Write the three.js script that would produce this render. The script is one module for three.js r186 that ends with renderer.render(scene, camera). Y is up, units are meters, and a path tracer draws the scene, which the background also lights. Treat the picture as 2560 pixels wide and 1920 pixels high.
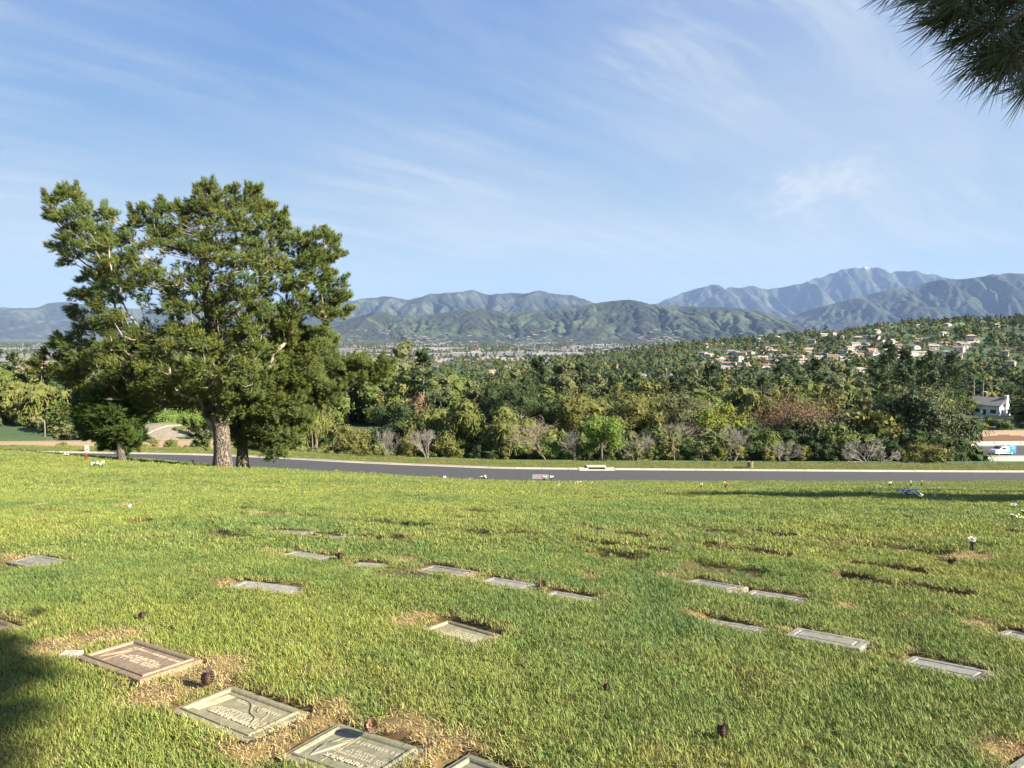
import * as THREE from 'three';
import { mergeGeometries } from 'three/addons/utils/BufferGeometryUtils.js';
import { createNoise2D, createNoise3D } from 'simplex-noise';

// ---------------------------------------------------------------- camera, exposure, sun
const scene = new THREE.Scene();
const camera = new THREE.PerspectiveCamera(53.13, 4 / 3, 0.1, 90000);
const EYE = 1.6, PITCH = 3.6 * Math.PI / 180;
camera.position.set(0, EYE, 0);
camera.rotation.set(-PITCH, 0, 0);
const renderer = new THREE.WebGLRenderer({ antialias: true });
renderer.toneMapping = THREE.LinearToneMapping;
const EXPOSURE = 3.7;
renderer.toneMappingExposure = EXPOSURE;
renderer.shadowMap.enabled = true;

const rad = (d) => d * Math.PI / 180;
const SUN_EL = rad(27), SUN_BACK = rad(26.5);            // the sun stands to the right and a little behind the viewer
const SUN = new THREE.Vector3(Math.cos(SUN_EL) * Math.cos(SUN_BACK), Math.sin(SUN_EL), Math.cos(SUN_EL) * Math.sin(SUN_BACK));
const sun = new THREE.DirectionalLight(new THREE.Color(1.0, 0.9, 0.74), 5.0);
sun.position.copy(SUN).multiplyScalar(400);
sun.target.position.set(0, 0, 0);
sun.castShadow = true;
sun.shadow.mapSize.set(4096, 4096);
Object.assign(sun.shadow.camera, { left: -160, right: 160, top: 160, bottom: -160, near: 1, far: 900 });
sun.name = 'sun';
scene.add(sun, sun.target);

// ---------------------------------------------------------------- random numbers and noise
function rng(seed) {
  let a = seed >>> 0;
  return () => { a = (a + 0x6d2b79f5) | 0; let t = Math.imul(a ^ (a >>> 15), 1 | a); t = (t + Math.imul(t ^ (t >>> 7), 61 | t)) ^ t; return ((t ^ (t >>> 14)) >>> 0) / 4294967296; };
}
const n2 = createNoise2D(rng(11)), n2b = createNoise2D(rng(29)), n3 = createNoise3D(rng(5));
function fbm(x, y, oct = 4, gain = 0.5, f = n2) { let s = 0, a = 1, t = 0; for (let i = 0; i < oct; i++) { s += a * f(x, y); t += a; a *= gain; x = x * 2.03 + 17.1; y = y * 2.03 - 9.7; } return s / t; }
const clamp = (x, a = 0, b = 1) => Math.min(b, Math.max(a, x));
const lerp = (a, b, t) => a + (b - a) * t;
const sstep = (a, b, x) => { const t = clamp((x - a) / (b - a)); return t * t * (3 - 2 * t); };
const lin = (c) => (c <= 0.04045 ? c / 12.92 : ((c + 0.055) / 1.055) ** 2.4);
function table(pts) {                                   // monotone cubic through [x, y] points
  const n = pts.length, m = new Array(n), d = [];
  for (let i = 0; i < n - 1; i++) d.push((pts[i + 1][1] - pts[i][1]) / (pts[i + 1][0] - pts[i][0]));
  m[0] = d[0]; m[n - 1] = d[n - 2];
  for (let i = 1; i < n - 1; i++) m[i] = d[i - 1] * d[i] <= 0 ? 0 : 2 * d[i - 1] * d[i] / (d[i - 1] + d[i]);
  return (x) => {
    if (x <= pts[0][0]) return pts[0][1] + m[0] * (x - pts[0][0]);
    if (x >= pts[n - 1][0]) return pts[n - 1][1] + m[n - 1] * (x - pts[n - 1][0]);
    let i = 0; while (x > pts[i + 1][0]) i++;
    const h = pts[i + 1][0] - pts[i][0], t = (x - pts[i][0]) / h, t2 = t * t, t3 = t2 * t;
    return (2 * t3 - 3 * t2 + 1) * pts[i][1] + (t3 - 2 * t2 + t) * h * m[i] + (-2 * t3 + 3 * t2) * pts[i + 1][1] + (t3 - t2) * h * m[i + 1];
  };
}
function polyline(pts) { return (x) => { if (x <= pts[0][0]) return pts[0][1]; for (let i = 1; i < pts.length; i++) if (x <= pts[i][0]) return lerp(pts[i - 1][1], pts[i][1], (x - pts[i - 1][0]) / (pts[i][0] - pts[i - 1][0])); return pts[pts.length - 1][1]; }; }

// ---------------------------------------------------------------- sky: clear air with high thin cloud
{
  const W = 3072, H = 1536, data = new Float32Array(W * H * 4);
  const air = [[0, 0.80, 0.87, 0.885], [0.10, 0.71, 0.82, 0.885], [0.22, 0.545, 0.705, 0.87], [0.40, 0.36, 0.555, 0.83], [0.65, 0.26, 0.43, 0.75], [1, 0.19, 0.36, 0.70]];
  const chan = [1, 2, 3].map((c) => polyline(air.map((r) => [r[0], lin(r[c])])));
  for (let row = 0; row < H; row++) {
    const el = ((row + 0.5) / H - 0.5) * Math.PI, y = Math.sin(el), ce = Math.cos(el);
    const base = chan.map((f) => f(Math.max(0, y)));
    for (let col = 0; col < W; col++) {
      const az = ((col + 0.5) / W - 0.5) * 2 * Math.PI, x = Math.cos(az) * ce, z = Math.sin(az) * ce, o = (row * W + col) * 4;
      let a = 0;
      if (y > 0.005) {
        const k = 1 / (y + 0.16), px = x * k, pz = z * k;
        const u = px * 0.80 - pz * 0.60, v = px * 0.60 + pz * 0.80;          // streaks drift along u
        const wx = fbm(u * 0.6, v * 0.6, 2) * 0.3, wy = fbm(u * 0.6 + 7, v * 0.6 - 3, 2, 0.5, n2b) * 0.16;
        const veil = fbm(u * 0.32 + 3.1, v * 0.5 - 1.7, 3, 0.45);
        const fibre = fbm(u * 0.75 + wx, v * 4.6 + wy * 3 + u * 0.5, 8, 0.68, n2b), fine = fbm(u * 1.6 + wx + 5, v * 11 + wy * 6 - u * 0.8, 6, 0.7);
        const patch = sstep(-0.35, 0.45, fbm(px * 0.6 + 4.4, pz * 0.6 + 0.6, 4));
        a = 0.46 * sstep(-0.85, 0.6, veil) + 0.27 * sstep(-0.3, 0.42, fibre) * (0.3 + 0.7 * patch) + 0.13 * sstep(-0.15, 0.45, fine) * patch;
        a *= sstep(0.0, 0.12, y);
        // one denser tuft of cloud low on the right
        const taz = Math.atan2(x, -z) - 0.362, tel = el - 0.172;
        const q = Math.hypot(taz / 0.055 + 0.9 * n2(taz * 18, tel * 25) * 0.5, (tel - taz * 0.22) / 0.02 + 0.6 * n2b(taz * 30, tel * 60));
        a += 0.95 * Math.exp(-q * q * 0.8) * (0.65 + 0.6 * fbm(taz * 40 + 2, tel * 90 - taz * 30, 4));
        a = clamp(a, 0, 0.97);
      }
      const cloud = [lin(0.86), lin(0.90), lin(0.935)];
      for (let c = 0; c < 3; c++) data[o + c] = lerp(base[c], cloud[c], a) / EXPOSURE;
      data[o + 3] = 1;
    }
  }
  const sky = new THREE.DataTexture(data, W, H, THREE.RGBAFormat, THREE.FloatType);
  sky.mapping = THREE.EquirectangularReflectionMapping;
  sky.magFilter = THREE.LinearFilter; sky.minFilter = THREE.LinearFilter;
  sky.needsUpdate = true;
  scene.background = sky;
  scene.environment = sky;
}
scene.fog = new THREE.FogExp2(new THREE.Color(0.37, 0.575, 1.0), 2.05e-5);
// ---------------------------------------------------------------- naming and building helpers
const taken = new Map();
function numbered(name) { const k = taken.get(name) ?? 0; taken.set(name, k + 1); return k ? name + '_' + String(k).padStart(3, '0') : name; }
function tag(o, label, category, group, kind) {
  if (label) o.userData.label = label;
  if (category) o.userData.category = category;
  if (group) o.userData.group = group;
  if (kind) o.userData.kind = kind;
  return o;
}
function shade(o) { o.castShadow = true; o.receiveShadow = true; return o; }
function thing(name, label, category, x, y, z, turn = 0, group) {
  const o = new THREE.Group(); o.name = numbered(name); o.position.set(x, y, z); o.rotation.y = turn; scene.add(o);
  return tag(o, label, category, group);
}
function part(name, geometry, material, parent, label) {
  const o = shade(new THREE.Mesh(geometry, material)); o.name = name; parent.add(o);
  if (label) o.userData.label = label;
  return o;
}
function single(name, geometry, material, label, category, x = 0, y = 0, z = 0, turn = 0, group) {
  const o = shade(new THREE.Mesh(geometry, material)); o.name = numbered(name); o.position.set(x, y, z); o.rotation.y = turn; scene.add(o);
  return tag(o, label, category, group);
}
function structure(name, geometry, material) { const o = shade(new THREE.Mesh(geometry, material)); o.name = numbered(name); o.userData.kind = 'structure'; scene.add(o); return o; }

class MB {                                             // collects triangles with colours into one geometry
  constructor() { this.p = []; this.i = []; this.c = []; this.t = []; this.col = [1, 1, 1]; this.hasUV = false; }
  color(r, g, b) { this.col = [r, g, b]; return this; }
  v(x, y, z, u = 0, w = 0) { this.p.push(x, y, z); this.c.push(this.col[0], this.col[1], this.col[2]); this.t.push(u, w); return this.p.length / 3 - 1; }
  tri(a, b, c) { this.i.push(a, b, c); }
  quad(a, b, c, d) { this.i.push(a, b, c, a, c, d); }
  box(x0, y0, z0, x1, y1, z1) {
    for (const f of [[[x0, y0, z1], [x1, y0, z1], [x1, y1, z1], [x0, y1, z1]], [[x1, y0, z0], [x0, y0, z0], [x0, y1, z0], [x1, y1, z0]], [[x1, y0, z1], [x1, y0, z0], [x1, y1, z0], [x1, y1, z1]],
      [[x0, y0, z0], [x0, y0, z1], [x0, y1, z1], [x0, y1, z0]], [[x0, y1, z1], [x1, y1, z1], [x1, y1, z0], [x0, y1, z0]], [[x0, y0, z0], [x1, y0, z0], [x1, y0, z1], [x0, y0, z1]]]) {
      const k = f.map((q) => this.v(q[0], q[1], q[2], q[0] + q[2], q[1])); this.quad(...k);
    }
    return this;
  }
  poly(pts) { const k = pts.map((q) => this.v(q[0], q[1], q[2], q[0], q[1])); for (let i = 1; i < k.length - 1; i++) this.tri(k[0], k[i], k[i + 1]); return this; }
  tube(path, radii, sides = 6) {                       // tapered tube through Vector3 points
    const up = new THREE.Vector3(0.31, 0.2, 0.93).normalize(), a = new THREE.Vector3(), b = new THREE.Vector3(), t = new THREE.Vector3();
    let prev = null, run = 0;
    for (let k = 0; k < path.length; k++) {
      t.subVectors(path[Math.min(k + 1, path.length - 1)], path[Math.max(k - 1, 0)]).normalize();
      a.crossVectors(t, up); if (a.lengthSq() < 1e-4) a.crossVectors(t, new THREE.Vector3(1, 0, 0)); a.normalize(); b.crossVectors(t, a);
      if (k) run += path[k].distanceTo(path[k - 1]);
      const ring = [], r = radii[k];
      for (let s = 0; s <= sides; s++) { const w = s / sides * Math.PI * 2, c = Math.cos(w) * r, d = Math.sin(w) * r; ring.push(this.v(path[k].x + a.x * c + b.x * d, path[k].y + a.y * c + b.y * d, path[k].z + a.z * c + b.z * d, s / sides, run)); }
      if (prev) for (let s = 0; s < sides; s++) this.quad(prev[s], ring[s], ring[s + 1], prev[s + 1]);
      prev = ring;
    }
    return this;
  }
  lathe(pts, sides, cx = 0, cy = 0, cz = 0) {
    let prev = null;
    for (const [r, y] of pts) {
      const ring = []; for (let s = 0; s <= sides; s++) { const w = s / sides * Math.PI * 2; ring.push(this.v(cx + Math.cos(w) * r, cy + y, cz + Math.sin(w) * r, s / sides, y)); }
      if (prev) for (let s = 0; s < sides; s++) this.quad(prev[s + 1], prev[s], ring[s], ring[s + 1]);
      prev = ring;
    }
    return this;
  }
  geo(smooth = false) {
    const g = new THREE.BufferGeometry();
    g.setAttribute('position', new THREE.Float32BufferAttribute(this.p, 3));
    g.setAttribute('color', new THREE.Float32BufferAttribute(this.c, 3));
    g.setAttribute('uv', new THREE.Float32BufferAttribute(this.t, 2));
    g.setIndex(this.i);
    if (smooth) { g.computeVertexNormals(); return g; }
    const f = g.toNonIndexed(); f.computeVertexNormals(); return f;
  }
}
function grid(nx, ny, at, color, uvScale = 1) {        // at(i, j) -> [x, y, z]; color(x, y, z, i, j) -> [r, g, b]
  const p = new Float32Array(nx * ny * 3), c = color ? new Float32Array(nx * ny * 3) : null, t = new Float32Array(nx * ny * 2), idx = [];
  for (let j = 0; j < ny; j++) for (let i = 0; i < nx; i++) {
    const k = j * nx + i, q = at(i, j); p.set(q, k * 3); t[k * 2] = q[0] * uvScale; t[k * 2 + 1] = q[2] * uvScale;
    if (c) c.set(color(q[0], q[1], q[2], i, j), k * 3);
    if (i && j) idx.push(k - nx - 1, k - nx, k, k - nx - 1, k, k - 1);
  }
  const g = new THREE.BufferGeometry();
  g.setAttribute('position', new THREE.BufferAttribute(p, 3)); if (c) g.setAttribute('color', new THREE.BufferAttribute(c, 3));
  g.setAttribute('uv', new THREE.BufferAttribute(t, 2)); g.setIndex(idx); g.computeVertexNormals();
  return g;
}
const V = (x, y, z) => new THREE.Vector3(x, y, z);
function mat(r, g, b, rough = 0.9, more = {}) { const { physical, ...rest } = more; const m = new (physical ? THREE.MeshPhysicalMaterial : THREE.MeshStandardMaterial)({ roughness: rough, side: THREE.DoubleSide, ...rest }); m.color.setRGB(r, g, b); return m; }
function noiseTexture(size, fn, srgb = false) {         // fn(u, v) in 0..1, tiling is the caller's business -> [r, g, b] in 0..1
  const d = new Uint8Array(size * size * 4);
  for (let y = 0; y < size; y++) for (let x = 0; x < size; x++) { const q = fn(x / size, y / size), o = (y * size + x) * 4; for (let c = 0; c < 3; c++) d[o + c] = clamp(q[c]) * 255; d[o + 3] = 255; }
  const t = new THREE.DataTexture(d, size, size); t.wrapS = t.wrapT = THREE.RepeatWrapping; t.magFilter = THREE.LinearFilter; t.minFilter = THREE.LinearMipmapLinearFilter; t.generateMipmaps = true;
  if (srgb) t.colorSpace = THREE.SRGBColorSpace; t.needsUpdate = true; return t;
}
const tile = (f, u, v, s) => { const a = u * Math.PI * 2, b = v * Math.PI * 2; return f(Math.cos(a) * s + Math.cos(b) * s * 0.7 + 3, Math.sin(a) * s + Math.sin(b) * s * 0.7, Math.cos(b + 1.3) * s + Math.sin(a * 1) * 0.3); };
const tfbm = (u, v, s, oct = 4) => { let r = 0, a = 1, t = 0; for (let i = 0; i < oct; i++) { r += a * tile(n3, u, v, s); t += a; a *= 0.55; s *= 2; } return r / t; };
// ---------------------------------------------------------------- lie of the land (d = metres ahead of the viewer, z = -d)
const RD = -17 + EYE;                                  // level of the cemetery road
const roadNear = table([[-110, 104.5], [-80, 103.5], [-60, 102], [-45, 100.3], [-37, 98.6], [-20, 93.4], [-10, 91], [0, 89], [20, 87.9], [57, 86.6], [95, 86]]);
const ROAD_W = 8.6, VERGE_W = 6.4;
const fall = table([[-12, -0.9], [0, -1.6], [3.7, -1.86], [8.7, -2.27], [12, -2.74], [15.4, -3.3], [22, -4.55], [30, -6.02], [45, -8.75], [60, -11.7], [75, -14.6], [89, -17.0]]);
function lawnBase(x, d) {
  const rn = roadNear(x);
  const near = sstep(10, 40, d), end = 1 - sstep(rn - 26, rn - 1.5, d);
  const tilt = x < 0 ? Math.min(-0.05 * x + 0.0004 * x * x, 2.35) : -0.016 * x;
  let y = fall(Math.min(d, 89)) + EYE + tilt * near * end;
  if (d > rn - 0.4) y = RD;
  return y;
}
const ROWDIR = Math.atan2(-0.66, 0.75);                // the rows of graves run off to the right and towards the viewer
const RC = Math.cos(ROWDIR), RS = Math.sin(ROWDIR);
const slots = [];                                      // {x, d, cos, sin, hl, hw}: turf is cut out here
const dips = [];
{
  const r = rng(77);
  for (let a = -80; a < 80; a++) for (let b = -20; b < 50; b++) {     // sunken turf over graves, on the plots' grid
    if (r() > 0.42) continue;
    const u = a * 1.02 + (r() - 0.5) * 0.25, v = b * 2.1 + (r() - 0.5) * 0.3;
    const x = u * RC - v * RS, d = u * RS + v * RC;
    if (d < 6.5 || d > 70 || Math.abs(x) > d * 0.85) continue;
    dips.push({ x, d, hl: 0.28 + r() * 0.16, hw: 0.15 + r() * 0.06, depth: 0.025 + r() * 0.035 });
  }
}
const cellOf = (x, d) => Math.floor(x / 2) * 4096 + Math.floor(d / 2);
const dipCells = new Map(), slotCells = new Map();
function enter(map, q) { for (let i = -1; i <= 1; i++) for (let j = -1; j <= 1; j++) { const k = cellOf(q.x + i * 2, q.d + j * 2); if (!map.has(k)) map.set(k, []); const a = map.get(k); if (!a.includes(q)) a.push(q); } }
dips.forEach((q) => enter(dipCells, q));
function inRow(q, x, d) { const dx = x - q.x, dd = d - q.d; return [(dx * RC + dd * RS), (-dx * RS + dd * RC)]; }
const slotFrame = (q, x, d) => { const dx = x - q.x, dd = d - q.d; return [dx * q.cos + dd * q.sin, -dx * q.sin + dd * q.cos]; };
function dipAt(x, d) {
  let y = 0;
  for (const q of dipCells.get(cellOf(x, d)) ?? []) { const [u, v] = inRow(q, x, d); y = Math.max(y, q.depth * (1 - sstep(q.hl * 0.8, q.hl * 1.15, Math.abs(u))) * (1 - sstep(q.hw * 0.7, q.hw * 1.35, Math.abs(v)))); }
  return y;
}
function slotDist(x, d) {                               // metres outside the nearest cut-out (negative inside)
  let best = 9, hit = null;
  for (const q of slotCells.get(cellOf(x, d)) ?? []) { const [u, v] = slotFrame(q, x, d), e = Math.max(Math.abs(u) - q.hl, Math.abs(v) - q.hw); if (e < best) { best = e; hit = q; } }
  return [best, hit];
}
function turf(x, d) {                                   // top of the soil under the grass
  if (d > roadNear(x) - 0.4) return RD;
  const soft = 1 - sstep(roadNear(x) - 3, roadNear(x) - 0.5, d);
  return lawnBase(x, d) + soft * (0.035 * fbm(x * 0.35, d * 0.35, 3) + 0.012 * n2(x * 2.1, d * 2.1) + 0.12 * n2b(x * 0.06, d * 0.06) * sstep(8, 25, d)) - dipAt(x, d);
}
function ground(x, d) {
  const [e, hit] = slotDist(x, d);
  return turf(x, d) - (e < 0.03 ? (hit.deep ?? 0.045) : 0);
}
// where a line of sight through pixel (px, py) of the 2560 x 1920 photograph meets the land
function ray(px, py) { const v = V((px - 1280) / 1920, -(py - 960) / 1920, -1).applyAxisAngle(V(1, 0, 0), -PITCH); return v.multiplyScalar(-1 / v.z); }   // per metre ahead
function onLawn(px, py, to = 88) {
  const r = ray(px, py); let a = 1.2;
  for (let d = 1.2; d < to; d += 0.05 + d * 0.002) { if (EYE + r.y * d < turf(r.x * d, d)) { let lo = a, hi = d; for (let k = 0; k < 14; k++) { const m = (lo + hi) / 2; if (EYE + r.y * m < turf(r.x * m, m)) hi = m; else lo = m; } return [r.x * hi, hi]; } a = d; }
  return [r.x * to, to];
}
const atDepth = (px, py, d) => { const r = ray(px, py); return V(r.x * d, EYE + r.y * d, -d); };

// ---------------------------------------------------------------- country beyond the cemetery
const FW = -24.2 + EYE;                                // freeway level
const fwLine = (x) => 143.5 + 0.085 * x;           // near edge of the freeway's asphalt
const farFall = table([[150, -21.2], [175, -21.3], [200, -22.2], [250, -26.6], [300, -31.4], [400, -36], [600, -46], [1000, -58], [1600, -72], [2300, -80], [7600, -80], [12000, -60]]);
const hillTop = polyline([[-400, -70], [100, -42], [262, -19], [387, -9], [470, 0], [550, 8], [620, 18], [700, 21], [800, 23], [1000, 26], [1400, 20]]);
function country(x, d) {
  const ve = roadNear(x) + ROAD_W + VERGE_W, fw = fwLine(x);
  let far = farFall(Math.max(150, d));
  far += (6 + 0.004 * d) * fbm(x * 0.0035, d * 0.0035, 3) * sstep(230, 420, d) * (1 - sstep(850, 1500, d));
  const hx = x * 1200 / clamp(d, 650, 1500), top = hillTop(hx);
  const k = d < 1200 ? sstep(330, 1230, d) : 1 - sstep(1300, 2300, d);
  far = Math.max(far, lerp(far, top + 5 * fbm(x * 0.006, d * 0.006, 3), k));
  far += 9 * Math.exp(-(((x + 105) / 45) ** 2 + ((d - 235) / 40) ** 2));           // a rise at the left
  const bank = lerp(-17, FW - EYE, sstep(ve, Math.max(ve + 8, fw - 15), d));
  let y = d < fw + 19 ? bank : far;
  return y + EYE;
}
// ---------------------------------------------------------------- graves' places (the cut-outs in the turf come first)
const P = (px, py) => onLawn(px, py);
function slotFrom(ax, ay, bx, by, width, name) {        // long near edge from pixel a to pixel b; the stone lies beyond it
  const [x0, d0] = P(ax, ay), [x1, d1] = P(bx, by), L = Math.hypot(x1 - x0, d1 - d0), c = (x1 - x0) / L, s = (d1 - d0) / L;
  const q = { x: (x0 + x1) / 2 - s * width / 2, d: (d0 + d1) / 2 + c * width / 2, cos: c, sin: s, hl: L / 2, hw: width / 2, name };
  slots.push(q); enter(slotCells, q); return q;
}
const stones = {
  leftEdge: slotFrom(-244, 1536, -84, 1599, 0.36), relief: slotFrom(190, 1649, 350, 1712, 0.37), scroll: slotFrom(424, 1766, 616, 1844, 0.37), lily: slotFrom(696, 1883, 924, 1961, 0.38), corner: slotFrom(1016, 1969, 1225, 2068, 0.37),
  lone: slotFrom(1043, 1566, 1190, 1611, 0.29),
  s1: slotFrom(566, 1468, 733, 1484, 0.26), s2: slotFrom(694, 1386, 800, 1400, 0.26), s3: slotFrom(18, 1409, 117, 1414, 0.28), s4: slotFrom(645, 1326, 737, 1334, 0.3), s5: slotFrom(762, 1338, 855, 1347, 0.28),
  s6: slotFrom(1030, 1420, 1142, 1440, 0.27), s7: slotFrom(1188, 1451, 1306, 1474, 0.24), s8: slotFrom(1352, 1480, 1474, 1501, 0.2), s9: slotFrom(1696, 1451, 1820, 1479, 0.25), s10: slotFrom(1857, 1480, 2000, 1506, 0.2),
  s11: slotFrom(1748, 1549, 1900, 1581, 0.2), s12: slotFrom(1960, 1589, 2150, 1634, 0.24), s13: slotFrom(2240, 1651, 2456, 1696, 0.24), s14: slotFrom(2472, 1578, 2600, 1612, 0.25),
  s15: slotFrom(1020, 1254, 1069, 1256, 0.5), s16: slotFrom(1110, 1296, 1165, 1302, 0.24), s17: slotFrom(1420, 1320, 1500, 1326, 0.16), s18: slotFrom(640, 1287, 690, 1291, 0.3), s19: slotFrom(876, 1410, 962, 1416, 0.16), s21: slotFrom(2506, 1912, 2640, 1952, 0.3),
};
const sunk = [[889, 1344, 1023, 1352], [1245, 1336, 1342, 1342], [1416, 1352, 1521, 1367], [1535, 1368, 1645, 1382], [1521, 1333, 1614, 1345], [1229, 1267, 1300, 1273], [1867, 1329, 1972, 1343], [2042, 1354, 2155, 1361], [1747, 1364, 1840, 1378], [1850, 1377, 1972, 1394],
  [2116, 1408, 2217, 1423], [2222, 1423, 2322, 1437], [2077, 1440, 2229, 1468], [2237, 1463, 2431, 1493], [2318, 1402, 2376, 1412], [2217, 1294, 2275, 1299], [2501, 1328, 2556, 1334], [1855, 1270, 1940, 1276], [1310, 1272, 1377, 1277], [1172, 1294, 1240, 1300]]
  .map(([a, b, c, d]) => Object.assign(slotFrom(a, b, c, d, 0.2), { deep: 0.085 }));

// ---------------------------------------------------------------- lawn, road, kerb, verge
const soilTex = noiseTexture(512, (u, v) => { const f = tfbm(u, v, 2.5, 5), g = tile(n3, u, v, 31), h = tfbm(u, v, 9, 3); const k = clamp(0.5 + 0.6 * f + 0.22 * g), w = clamp(0.4 + h); return [0.30 + 0.24 * k + 0.07 * w, 0.26 + 0.19 * k + 0.06 * w, 0.17 + 0.12 * k]; }, true);
const lawnMat = mat(1, 1, 1, 1, { map: soilTex, vertexColors: true });
const strawSpots = [];                                  // dry, worn turf
for (const [px, py, reach] of [[150, 1620, 0.32], [230, 1600, 0.3], [300, 1590, 0.25], [520, 1690, 0.28], [560, 1660, 0.22], [395, 1740, 0.25], [670, 1850, 0.28], [770, 1800, 0.3], [640, 1880, 0.2], [1000, 1830, 0.3], [1110, 1880, 0.3], [1022, 1550, 0.18], [1055, 1538, 0.15], [1015, 1402, 0.18], [1185, 1436, 0.16],
  [560, 1457, 0.16], [590, 1452, 0.12], [680, 1377, 0.16], [40, 1392, 0.18], [1480, 1440, 0.12], [1670, 1437, 0.16], [2450, 1562, 0.16], [1735, 1532, 0.12], [2120, 1520, 0.14], [2400, 1388, 0.26], [2450, 1392, 0.22], [650, 1282, 0.3], [720, 1286, 0.22], [100, 1300, 0.2], [320, 1265, 0.4], [90, 1262, 0.3], [140, 1320, 0.16], [2545, 1880, 0.2], [1975, 1572, 0.1]]) { const [x, d] = P(px, py); strawSpots.push({ x, d, reach: reach * 0.84 }); }
const strawCells = new Map(); strawSpots.forEach((q) => enter(strawCells, q));
function strawAt(x, d) { let k = 0; for (const q of strawCells.get(cellOf(x, d)) ?? []) k = Math.max(k, 1 - sstep(0.35, 1.15, Math.hypot(x - q.x, d - q.d) / q.reach + 0.3 * n2(x * 7, d * 7))); return k; }
const thatch = (x, y, z) => { const d = -z, st = strawAt(x, d), b = fbm(x * 1.7, d * 1.7, 3), [e] = d < 60 ? slotDist(x, d) : [9]; const hollow = e < 0.05 ? 1 : dipAt(x, d) > 0.02 ? 0.8 : 0; const c = [0.50 + 0.08 * b, 0.62 + 0.08 * b, 0.34]; const s = [0.95, 0.92, 0.95], k = [0.42, 0.36, 0.36]; return [0, 1, 2].map((i) => lerp(lerp(c[i], s[i], st), k[i], hollow)); };  // ground colour is darker inside the marker slots and turf dips
{
  const patches = [];
  const block = (x0, x1, d0, d1, s, hole) => {
    const nx = Math.round((x1 - x0) / s) + 1, ny = Math.round((d1 - d0) / s) + 1;
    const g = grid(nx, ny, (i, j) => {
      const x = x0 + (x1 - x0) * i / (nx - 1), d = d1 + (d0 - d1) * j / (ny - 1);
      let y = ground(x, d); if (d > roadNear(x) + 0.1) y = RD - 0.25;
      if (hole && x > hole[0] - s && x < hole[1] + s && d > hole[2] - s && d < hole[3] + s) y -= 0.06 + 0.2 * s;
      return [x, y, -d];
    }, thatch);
    if (hole) { const p = g.attributes.position, idx = g.index.array, keep = []; const inside = (k) => { if (-p.getZ(k) > roadNear(p.getX(k)) + 2.5) return true; const x = p.getX(k), d = -p.getZ(k); return x > hole[0] + s * 0.5 && x < hole[1] - s * 0.5 && d > hole[2] + s * 0.5 && d < hole[3] - s * 0.5; }; for (let k = 0; k < idx.length; k += 3) if (!(inside(idx[k]) && inside(idx[k + 1]) && inside(idx[k + 2]))) keep.push(idx[k], idx[k + 1], idx[k + 2]); g.setIndex(keep); }
    g.setAttribute('uv', new THREE.Float32BufferAttribute(Array.from(g.attributes.uv.array, (v) => v * 0.71), 2));
    patches.push(g);
  };
  block(-10, 10, 1, 13, 0.065);
  block(-32, 32, 0, 42, 0.22, [-10, 10, 1, 13]);
  block(-96, 90, -14, 128, 0.9, [-32, 32, 0, 42]);
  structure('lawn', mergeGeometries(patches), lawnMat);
}
const asphaltTex = noiseTexture(512, (u, v) => { const k = 0.245 + 0.045 * tfbm(u, v, 2, 5) + 0.05 * (n3(u * 400, v * 400, 3) * 0.5) ; return [k, k, k * 1.02]; }, true);
const asphalt = mat(1, 1, 1, 0.86, { map: asphaltTex });
const concreteTex = noiseTexture(512, (u, v) => { const k = 0.67 + 0.08 * tfbm(u, v, 2, 5) + 0.03 * n3(u * 300, v * 300, 1); return [k, k * 0.965, k * 0.885]; }, true);
const concrete = mat(1, 1, 1, 0.9, { map: concreteTex });
const strip = (x0, x1, n, a, b, y, rows = 2, paint = null) => grid(n, rows, (i, j) => { const x = lerp(x0, x1, i / (n - 1)), d = lerp(b(x), a(x), j / (rows - 1)); return [x, typeof y === 'function' ? y(x, d) : y, -d]; }, paint, 0.25);
const roadFar = (x) => roadNear(x) + ROAD_W;
structure('road', strip(-100, 95, 120, (x) => roadNear(x) - 0.35, (x) => roadFar(x) + 0.05, RD + 0.012), asphalt);
{
  const kerb = new THREE.Group(); kerb.name = 'kerb'; kerb.userData.kind = 'structure'; scene.add(kerb);
  const r = rng(3), tones = [0, 1, 2].map((k) => mat(0.95 - k * 0.05, 0.95 - k * 0.05, 0.94 - k * 0.06, 0.9, { map: concreteTex }));
  const dirAt = (x) => { const e = 0.01, dx = 1, dd = (roadNear(x + e) - roadNear(x - e)) / (2 * e); return Math.hypot(dx, dd); };
  for (let x = -100; x < 94;) {
    if (x > 8.4 && x < 13.1) { x = 13.1; continue; }
    const L = 3.4, m = new MB(); let x1 = x + L / dirAt(x) - 0.03; if (x < 8.4 && x1 > 8.4) x1 = 8.52;
    {
      const prof = [[-0.45, 0.02], [-0.02, 0.035], [0, 0.15], [0.03, 0.17], [0.17, 0.17], [0.18, 0.0]], ends = [x, (x + x1) / 2, x1].map((q) => prof.map(([o, h]) => m.v(q, RD + h, -(roadFar(q) + o), q, o)));
      for (let e = 0; e < 2; e++) for (let k = 0; k < prof.length - 1; k++) m.quad(ends[e][k], ends[e + 1][k], ends[e + 1][k + 1], ends[e][k + 1]);
      part('kerb_segment', m.geo(), tones[Math.floor(r() * 3)], kerb);
    }
    x = x1 + 0.03;
  }
}
const vergeTop = (x, d) => RD + 0.13 + 0.1 * fbm(x * 0.12, d * 0.3, 2) - 0.12 * sstep(4.5, 7, d - roadFar(x)) - 0.8 * sstep(6, 8, d - roadFar(x));
structure('verge', strip(-105, 95, 180, (x) => roadFar(x) + 0.15, (x) => roadFar(x) + VERGE_W + 1.4, vergeTop, 12, thatch), lawnMat);

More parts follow.
